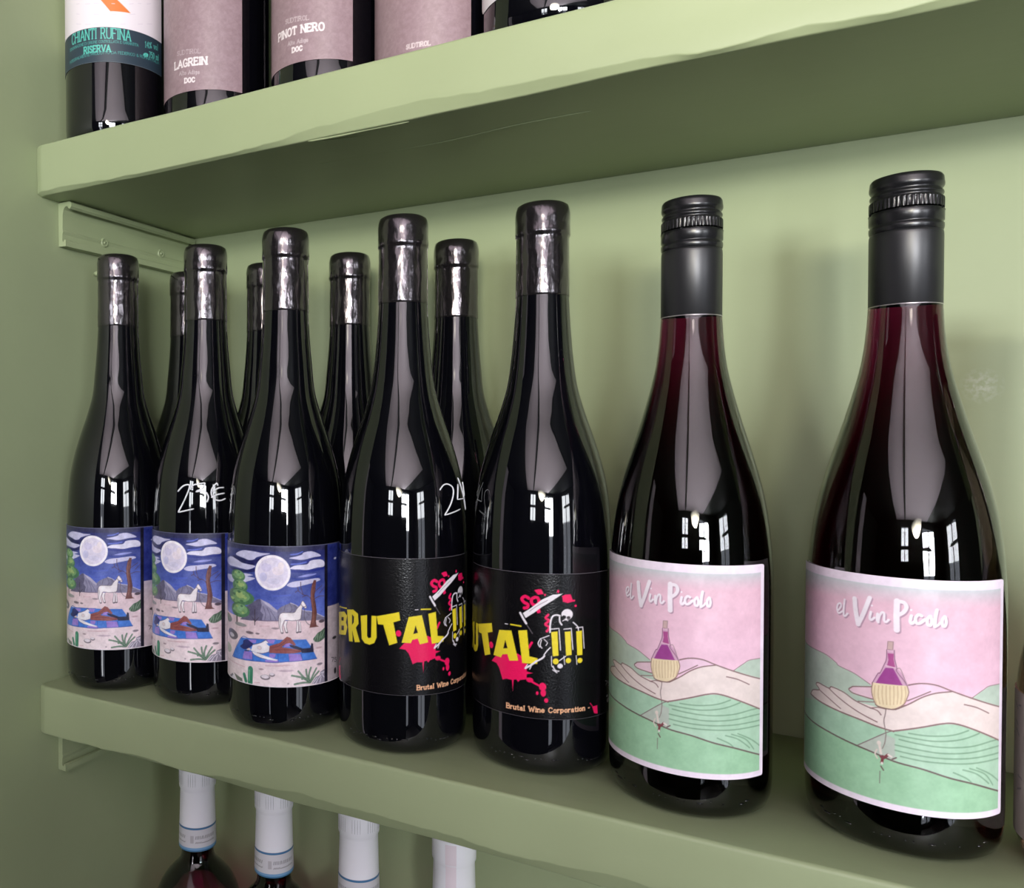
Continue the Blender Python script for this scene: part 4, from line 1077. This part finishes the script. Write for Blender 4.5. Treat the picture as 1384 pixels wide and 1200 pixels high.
v, f = tube('n', [(.0002, 0, 0), (.003, 0, 0), (.0065, 0, .0002)], .0021, 10)
plug = empty('wall_plug', (XW, -.1035, S - .0445), 'small painted plug sticking out of left wall under the rail bracket', 'plug')
new_obj('plug_body', mesh_from('plug_body', v, f), plug, M_RAIL)
v, f = tube('n', [(.0055, 0, 0), (.0075, 0, 0)], .0031, 10)
new_obj('plug_head', mesh_from('plug_head', v, f), plug, M_RAIL)
rail(-T_ - .0008, .0300, -.1395, -.003, 'green painted rail bracket poking out under the middle shelf')

# ------------------------------------------------------------------ bottle shapes
def heel(R):
    return [(0, .010), (.012, .009), (R - .012, .0020), (R - .008, .0002), (R - .0045, .0006), (R - .0018, .0030), (R - .0005, .0070), (R - .0001, .012), (R, .018)]
def radius_at(prof):
    p = np.array([q for q in prof if q[0] > .001]); z = p[:, 1]; r = p[:, 0]
    k = np.argsort(z)
    return lambda zz: np.interp(zz, z[k], r[k])

def dark_profile(R):
    k = R / .0364
    sh = [(R, .055), (R, .085), (R, .108), (.0359 * k, .122), (.0346 * k, .1385), (.0330 * k, .1490), (.0303 * k, .1600), (.0266 * k, .1720), (.0223 * k, .1845), (.0184 * k, .1985), (.0162, .2140), (.0148, .2300), (.01395, .2440)]
    p = heel(R) + list(map(tuple, smooth_profile(sh, 4))) + [(.0135, .252), (.0132, .275), (.0130, .287), (0, .288)]
    return p
FOIL = [(.01395, .2462), (.01408, .2463), (.01400, .2600), (.01385, .2740), (.01385, .2770), (.01400, .2783), (.01432, .2786), (.01440, .2800), (.01428, .2850), (.01440, .2868), (.01440, .2900), (.01400, .2928), (.01330, .2947), (.01180, .2957), (.0060, .2960), (0, .2960)]

def foil_mesh(seed):
    p = [FOIL[0]]
    for a, b in zip(FOIL[:-1], FOIL[1:]):
        n = max(1, int(math.hypot(b[0] - a[0], b[1] - a[1]) / .0012))
        for k in range(1, n + 1):
            t = k / n; p.append((a[0] + (b[0] - a[0]) * t, a[1] + (b[1] - a[1]) * t))
    def w(a, z):
        if z > .2945 or z < .2470:
            return 0
        q = Vector((math.sin(a) * 5, math.cos(a) * 5, z * 120 + seed * 9))
        return .00016 * noise.noise(q) + .00010 * noise.noise(q * 3.1)
    return lathe('foil', p, 72, w)

R_N, R_B = .0353, .0364
ME_DARK_N = lathe('dark_glass', dark_profile(R_N), 96)
ME_DARK_B = lathe('dark_glass', dark_profile(R_B), 96)
ME_FOIL = [foil_mesh(k) for k in range(3)]
for me in [ME_DARK_N, ME_DARK_B]: me.materials.append(M_BLACKGLASS)
for me in ME_FOIL: me.materials.append(M_FOIL)

# labels
NS = Sheet(-46, 66, 27.6, 108.6, .3, (230, 210, 216)); NS.run(NIGHT); NS.mottle(20, 3.0, 4)
NS.a[-2:, :] = (96, 96, 122); NS.a[:2, :] = (236, 226, 232)
ME_NIGHT = paper('night_label', NS, R_N, 1.0); ME_NIGHT.materials.append(M_PRINT_NIGHT)
BS = Sheet(-74, 72, 30.2, 103.4, .3, (13, 12, 15)); BS.run(BRUTAL); BS.a[-1:, :] = (120, 116, 122); BS.a[:1, :] = (90, 86, 92)
ME_BRUTAL = paper('black_label', BS, R_B, .95); ME_BRUTAL.materials.append(M_PRINT_BLACK)
R_P = .0363
PS = Sheet(-57.5, 40.3, 19.8, 115.35, .25, (240, 226, 240)); PS.run(PICOLO); PS.mottle(11, 5, 2)
ME_PICOLO = paper('pink_green_label', PS, R_P, .95, corner=1.6); ME_PICOLO.materials.append(M_PRINT)

def writing(strokes, prof, rad, zoff=0.0, width=.00052):
    ra = radius_at(prof); parts = []
    for o in strokes:
        p = catmull(np.array(o[3]).reshape(-1, 2), 6)
        if len(p) == 2:
            p = np.array([p[0] + (p[1] - p[0]) * t for t in np.linspace(0, 1, 8)])
        q = []
        for u, v in p:
            z = v / 1000 + zoff; R = float(ra(z)) + .00012; th = u / 1000 / rad
            q.append((R * math.sin(th), -R * math.cos(th), z))
        parts.append(tube('w', q, width, 6))
    V, F = join(parts)
    return mesh_from('price_writing', V, F)

def dots(R, seed):
    parts = []; rr = random.Random(seed)
    for k in range(26):
        th = -1.0 + k * .075
        if rr.random() < .35: continue
        L = rr.choice((.0004, .0004, .0013))
        z = .0085 + rr.choice((0, .0012))
        p = [((R - .0003) * math.sin(th + t * L / R), -(R - .0003) * math.cos(th + t * L / R), z) for t in (0, 1, 2)]
        parts.append(tube('e', p, .00042, 5))
    return mesh_from('embossing', *join(parts))
R_P = .0363
ME_DOT_N = dots(R_N, 2); ME_DOT_N.materials.append(M_BLACKGLASS)
ME_DOT_B = dots(R_B, 3); ME_DOT_B.materials.append(M_BLACKGLASS)
ME_DOT = dots(R_P, 5); ME_DOT.materials.append(M_BLACKGLASS)

GA = 'dark bottles in the front row of the middle shelf'
def dark_bottle(x, y, R, k, rz, label, group, night=False, brutal=False, lz=0.0, tilt=0.0):
    t = empty('wine_bottle', (x, y, .0002), label, 'wine bottle', group, rz)
    new_obj('dark_glass', ME_DARK_N if R == R_N else ME_DARK_B, t)
    o = new_obj('foil_capsule', ME_FOIL[k % 3], t); o.rotation_euler = (0, 0, k * 1.1)
    if night or brutal:
        new_obj('embossing', ME_DOT_N if night else ME_DOT_B, t).rotation_euler = (0, 0, .45 - rz)
    if night:
        new_obj('paper_label', ME_NIGHT, t, None, (0, 0, lz))['label'] = 'moonlit desert picture label with a white horse and a resting person'
    if brutal:
        new_obj('paper_label', ME_BRUTAL, t, None, (0, 0, lz))['label'] = 'black label with yellow lettering and pink splashes'
    return t

B1 = dark_bottle(-.0376, -.1155, R_N, 0, -.090, 'moonlit desert label bottle nearest the left wall, no writing on its shoulder', GA, night=True, lz=.0012)
B2 = dark_bottle(.0341, -.1079, R_N, 1, -.325, 'moonlit desert label bottle with price 23 written on it in white', GA, night=True, lz=.0015)
B3 = dark_bottle(.1043, -.1183, R_N, 2, 0.0, 'moonlit desert label bottle whose green tree shows whole, right of the bottle priced 23', GA, night=True)
C1_ = dark_bottle(.1793, -.1103, R_B, 0, .85, 'black label bottle with the whole yellow word and price 24 in white', GA, brutal=True, lz=.0033)
C2_ = dark_bottle(.2554, -.0965, R_B, 1, 0.0, 'black label bottle showing the white reaper and three yellow exclamation marks', GA, brutal=True)
GBk = 'dark bottles in the back row against the wall'
dark_bottle(-.0375, -.0398, R_N, 2, 1.2, 'back row black bottle in the corner, almost hidden behind the bottle priced 23', GBk)
dark_bottle(.0335, -.0368, R_N, 0, 2.0, 'back row black bottle peeking left of the third moonlit label bottle', GBk)
dark_bottle(.1042, -.0368, R_N, 1, 2.9, 'back row black bottle seen between a moonlit label bottle and a black label bottle', GBk)
dark_bottle(.1825, -.0368, R_N, 2, .6, 'back row black bottle seen between the two black label bottles', GBk)
me = writing(W23, dark_profile(R_N), .0348, 0); o = new_obj('price_writing', me, B2, M_CHALK); o.rotation_euler = (0, 0, .325); o['label'] = 'white handwritten price 23 euro'
me = writing(W24, dark_profile(R_B), .0350, 0, .0004); o = new_obj('price_writing', me, C1_, M_CHALK); o.rotation_euler = (0, 0, -.85); o['label'] = 'white handwritten price 24 euro'

# ------------------------------------------------------------------ the two screw-cap bottles with pink and green labels
PICO = heel(R_P) + list(map(tuple, smooth_profile([(R_P, .06), (R_P, .100), (.0358, .1145), (.0346, .1280), (.0328, .1405), (.0303, .1520), (.0270, .1640), (.0228, .1780), (.0190, .1918), (.0161, .2045), (.0145, .2165), (.01365, .2290)], 4))) + [(.0131, .232), (.0129, .262), (0, .263)]
ME_PGLASS = lathe('wine_glass_body', PICO, 96); ME_PGLASS.materials.append(M_RUBY)
SLEEVE = [(.01352, .2292), (.01362, .2293), (.01362, .2590), (.01355, .2602), (.01335, .2611), (.0131, .2612)]
ME_SLEEVE = lathe('sleeve', SLEEVE, 72); ME_SLEEVE.materials.append(M_SLEEVE)
ME_RING = lathe('ring', [(.01366, .22905), (.01372, .2292), (.01372, .2294), (.01362, .2295)], 72)
ME_RING.materials.append(mat('pale_cut_edge', (.55, .50, .52), .3, Metallic=.8))
CAPB = [(.0128, .2608), (.01335, .2613), (.01365, .2622), (.01375, .2630), (.01372, .2640), (.01325, .2645), (.01325, .2650), (.01375, .2656), (.01378, .2692), (.01368, .2698), (.01350, .2702)]
ME_CAPB = lathe('tamper_band', CAPB, 72)
CAPT = [(.01352, .2703), (.01362, .2706), (.01362, .2710)]
KN = [(.01362, .2708), (.01372, .2712), (.01372, .2748), (.01355, .2753), (.01295, .2757), (.01290, .2764), (.01340, .2769), (.01352, .2774), (.01335, .2780), (.01280, .2785), (.01280, .2793), (.01335, .2799), (.01368, .2806), (.01372, .2815), (.01355, .2826), (.01352, .2832), (.01340, .2842), (.0128, .2851), (.0115, .2855), (0, .2855)]
def knurl(a, z):
    if .2711 < z < .2750:
        return -.00045 * (0.5 + 0.5 * math.copysign(1, math.sin(a * 48)))
    return 0
ME_CAPT = lathe('screw_cap', KN, 288, knurl)
for me in (ME_CAPB, ME_CAPT): me.materials.append(M_CAPBLACK)

def tabs_mesh():
    parts = []
    for a0 in np.arange(0, 2 * math.pi, math.pi / 3):
        q = [(.01372 * math.sin(a), -.01372 * math.cos(a), .2698 + (.0006 if abs(t - .5) > .42 else 0)) for t, a in ((t, a0 + t * .85) for t in np.linspace(0, 1, 12))]
        parts.append(tube('t', q, .00022, 5))
    return mesh_from('bridges', *join(parts))
ME_TABS = tabs_mesh(); ME_TABS.materials.append(M_CAPBLACK)
def screwcap_bottle(x, y, rz, label):
    t = empty('wine_bottle', (x, y, .0002), label, 'wine bottle', 'screw cap bottles with pink and green labels', rz)
    new_obj('wine_glass_body', ME_PGLASS, t)
    new_obj('paper_label', ME_PICOLO, t)['label'] = 'pink and green label with a hand, a flask and white brush lettering'
    s = new_obj('neck_sleeve', ME_SLEEVE, t); new_obj('cut_edge', ME_RING, s)
    c = new_obj('screw_cap', ME_CAPT, t); new_obj('tamper_band', ME_CAPB, c); new_obj('bridges', ME_TABS, c)
    new_obj('embossing', ME_DOT, t)
    return t
P1_ = screwcap_bottle(.3304, -.1061, .02, 'screw cap red wine bottle with pink and green label, beside the black label bottles')
P2_ = screwcap_bottle(.4157, -.0980, 0.0, 'largest screw cap red wine bottle with pink and green label, at the right')

# ------------------------------------------------------------------ squat bottle cut by the right edge of the picture
RR = .0362
ROSE = heel(RR) + list(map(tuple, smooth_profile([(RR, .03), (RR, .060), (.0358, .072), (.0342, .084), (.0312, .095), (.0262, .106), (.0205, .117), (.0165, .130), (.0146, .146), (.0138, .170)], 4))) + [(.0136, .20), (.0150, .202), (.0150, .212), (0, .213)]
t = empty('wine_bottle', (.4915, -.100, .0002), 'brownish rose wine bottle with cream label, cut off at the right edge', 'wine bottle')
new_obj('wine_glass_body', lathe('rose_glass', ROSE, 80), t, M_ROSE)
cs = Sheet(-75, 20, 9, 68, .5, (232, 216, 208))
rn = random.Random(8)
for k in range(46):
    u = rn.uniform(-72, 10); v0 = 12 + 52 * rn.random(); cs.stroke([(u, v0), (u + rn.uniform(2, 5), v0 + rn.uniform(-2.2, 1.5))], .45, (150, 140, 140))
pl = new_obj('paper_label', paper('cream_label', cs, RR, .95), t, M_PRINT); pl['label'] = 'cream paper label with faint grey marks'
new_obj('stopper', lathe('stopper', [(.0155, .2135), (.0158, .214), (.0158, .232), (.0150, .234), (0, .234)], 40), t, M_CAPBLACK)

# ------------------------------------------------------------------ upper shelf: bottles whose lower halves are in view
ZU = S + T_ + .0003
def bordeaux(R):
    return heel(R) + list(map(tuple, smooth_profile([(R, .06), (R, .12), (R, .185), (R * .985, .194), (R * .90, .205), (R * .70, .217), (R * .50, .227), (.0148, .238), (.0142, .250)], 4))) + [(.0140, .284), (.0150, .285), (.0150, .297), (0, .298)]
def upper_bottle(x, y, R, label, name_mesh, sheet=None, lab=None, group=None, gain=.8, cap=(.03, .03, .035), rz=0.0, corner=0, dz=0.0):
    t = empty('wine_bottle', (x, y, ZU), label, 'wine bottle', group, rz)
    new_obj('dark_glass', lathe('dark_glass', bordeaux(R), 80), t, M_BLACKGLASS)
    new_obj('foil_capsule', lathe('foil', [(.01425, .235 + .006), (.0147, .243), (.0145, .284), (.0154, .2845), (.0154, .2985), (.0120, .2995), (0, .2995)], 48), t, M_FOIL)
    if sheet is not None:
        p = new_obj('paper_label', paper(name_mesh, sheet, R, gain, corner=corner), t, M_PRINT, (0, 0, dz)); p['label'] = lab
    return t
GU = 'bottles on the upper shelf with mauve labels'
RU = .0346
s1 = Sheet(-52, 62, 48.9, 122, .3, (244, 234, 242)); s1.run(CHIANTI); s1.a[:1, :] = (120, 130, 138)
upper_bottle(-.0378, -.1153, RU, 'upper shelf bottle with white and dark teal label, nearest the left wall', 'white_teal_label', s1, 'white label with an orange shape over a dark teal band', None, .85)
def mauve(ops, u1=39.3, seed=1, v0=20.5):
    s = Sheet(-52, u1, v0, 122, .33, (152, 128, 136)); s.run(ops); s.mottle(12, 2.0, seed); return s
upper_bottle(.0378, -.1, RU, 'upper shelf bottle with mauve label, one large word, beside the white and teal label', 'mauve_label', mauve(LAGREIN), 'mauve label with white serif lettering', GU, .85)
upper_bottle(.1229, -.1, .0340, 'upper shelf bottle with mauve label, two words in large capitals', 'mauve_label', mauve(PINOT, 33.5, 2), 'mauve label with white serif lettering', GU, .85)
upper_bottle(.1948, -.1, RU, 'upper shelf bottle with mauve label mostly hidden by the shelf edge, third mauve one', 'mauve_label', mauve(THIRD, 33.4, 3, 2.0), 'mauve label with white serif lettering', GU, .85)
s5 = Sheet(-42, 45, 21, 110, .4, (238, 232, 240))
upper_bottle(.265, -.112, .036, 'upper shelf dark bottle showing only the corner of a white label', 'white_label', s5, 'plain white paper label', None, .85, corner=7)
upper_bottle(.0800, -.036, .0335, 'dark bottle in shadow behind the two mauve label bottles on the upper shelf', None)
upper_bottle(.1600, -.034, .0330, 'dark bottle in shadow behind the partly hidden mauve label on the upper shelf', None)

# ------------------------------------------------------------------ lowest shelf: white-capped bottles of purple liqueur
ZL = -2 * T_ - S + T_ + .0003        # top of the lowest shelf
FOOT = -.1355 - ZL
RL = .0335
LIQ = heel(RL) + list(map(tuple, smooth_profile([(RL, .06), (RL, .130), (RL, .165), (.0330, .180), (.0318, .1905), (.0295, .1995), (.0250, .2080), (.0190, .2150), (.0140, .2205), (.0122, .2250), (.0119, .2310)], 4))) + [(.0117, .240), (.0117, .286), (0, .287)]
ME_LIQ = lathe('purple_glass', LIQ, 80); ME_LIQ.materials.append(M_PURPLE)
WCAP = [(.0126, FOOT), (.0137, FOOT + .0002), (.0138, FOOT + .003), (.0134, FOOT + .020), (.0128, FOOT + .0425), (.0131, FOOT + .0440), (.0136, FOOT + .0450), (.0137, FOOT + .0475), (.0137, FOOT + .0580), (.0132, FOOT + .0595), (0, FOOT + .0600)]
ME_WCAP = lathe('white_cap', WCAP, 64); ME_WCAP.materials.append(M_WHITECAP)
def strip_sheet(seed):
    s = Sheet(-30, 43, 0.3, 18, .18, (226, 224, 230)); r = random.Random(seed)
    s.a[:int(3.0 / .18)] = (128, 176, 218); s.a[:int(1.1 / .18)] = (70, 128, 172)
    s.a[int(16.1 / .18):int(17.5 / .18)] = (66, 124, 172); s.a[int(17.5 / .18):] = (236, 234, 242)
    for u in range(-28, 42, 24):
        for k in range(14):                                   # small printed serial marks
            s.stroke([(u + 5 + k * 1.15, 9.6), (u + 5 + k * 1.15 + r.uniform(0, .5), 11.6)], .5, (150, 148, 152))
            s.stroke([(u + 5 + k * 1.15, 6.6), (u + 5.7 + k * 1.15, 6.8 + r.uniform(0, .6))], .6, (166, 164, 168))
        s.poly([(u + 1, 6.5), (u + 3.6, 6.5), (u + 3.6, 12), (u + 1, 12)], (196, 192, 198))
    return s
def cap_radius(z):
    p = np.array(WCAP[1:-1]); return np.interp(z + FOOT, p[:, 1], p[:, 0])
ME_STRIP = paper('tax_strip', strip_sheet(3), cap_radius, .85, lift=.00015); ME_STRIP.materials.append(M_PRINT)
def ribs():
    parts = []
    for k in range(-9, 14):
        if k in (-3, -2, 3, 4, 9): continue
        a = k * .13 - .2
        parts.append(tube('r', [(.01372 * math.sin(a), -.01372 * math.cos(a), FOOT + zz) for zz in (.0478, .0525, .0572)], .00016, 5))
    return mesh_from('ribs', *join(parts))
ME_RIBS = ribs(); ME_RIBS.materials.append(mat('grey_print', (.45, .44, .47), .5))
def liqueur(x, y, label, tax=True, group='white capped bottles on the lowest shelf'):
    t = empty('wine_bottle', (x, y, ZL), label, 'wine bottle', group, .5)
    new_obj('purple_glass', ME_LIQ, t)
    c = new_obj('white_cap', ME_WCAP, t)
    if tax:
        new_obj('tax_strip', ME_STRIP, t, None, (0, 0, FOOT))['label'] = 'pale strip with blue edges and grey print'
        new_obj('ribs', ME_RIBS, c)
    else:
        sv = []
        for zz in np.linspace(FOOT + .001, FOOT + .058, 20):
            r = float(np.interp(zz, [q[1] for q in WCAP[1:-1]], [q[0] for q in WCAP[1:-1]])) + .00015
            sv.append([(r * math.sin(a), -r * math.cos(a), zz) for a in np.linspace(-.52, -.02, 9)])
        V = [p for row in sv for p in row]
        F = [(i * 9 + k, i * 9 + k + 1, (i + 1) * 9 + k + 1, (i + 1) * 9 + k) for i in range(19) for k in range(8)]
        new_obj('pink_strip', mesh_from('pink_strip', V, F), c, M_PINKTAPE)
    return t
liqueur(-.0130, -.06, 'white capped purple bottle with blue striped strip, nearest left wall on lowest shelf')
liqueur(.0561, -.06, 'purple bottle with white cap and blue striped strip, second on the lowest shelf')
liqueur(.1240, -.06, 'purple bottle with white cap and blue striped strip, third on the lowest shelf')
liqueur(.1913, -.06, 'bottle with plain white cap and pale pink strip on the lowest shelf', tax=False)
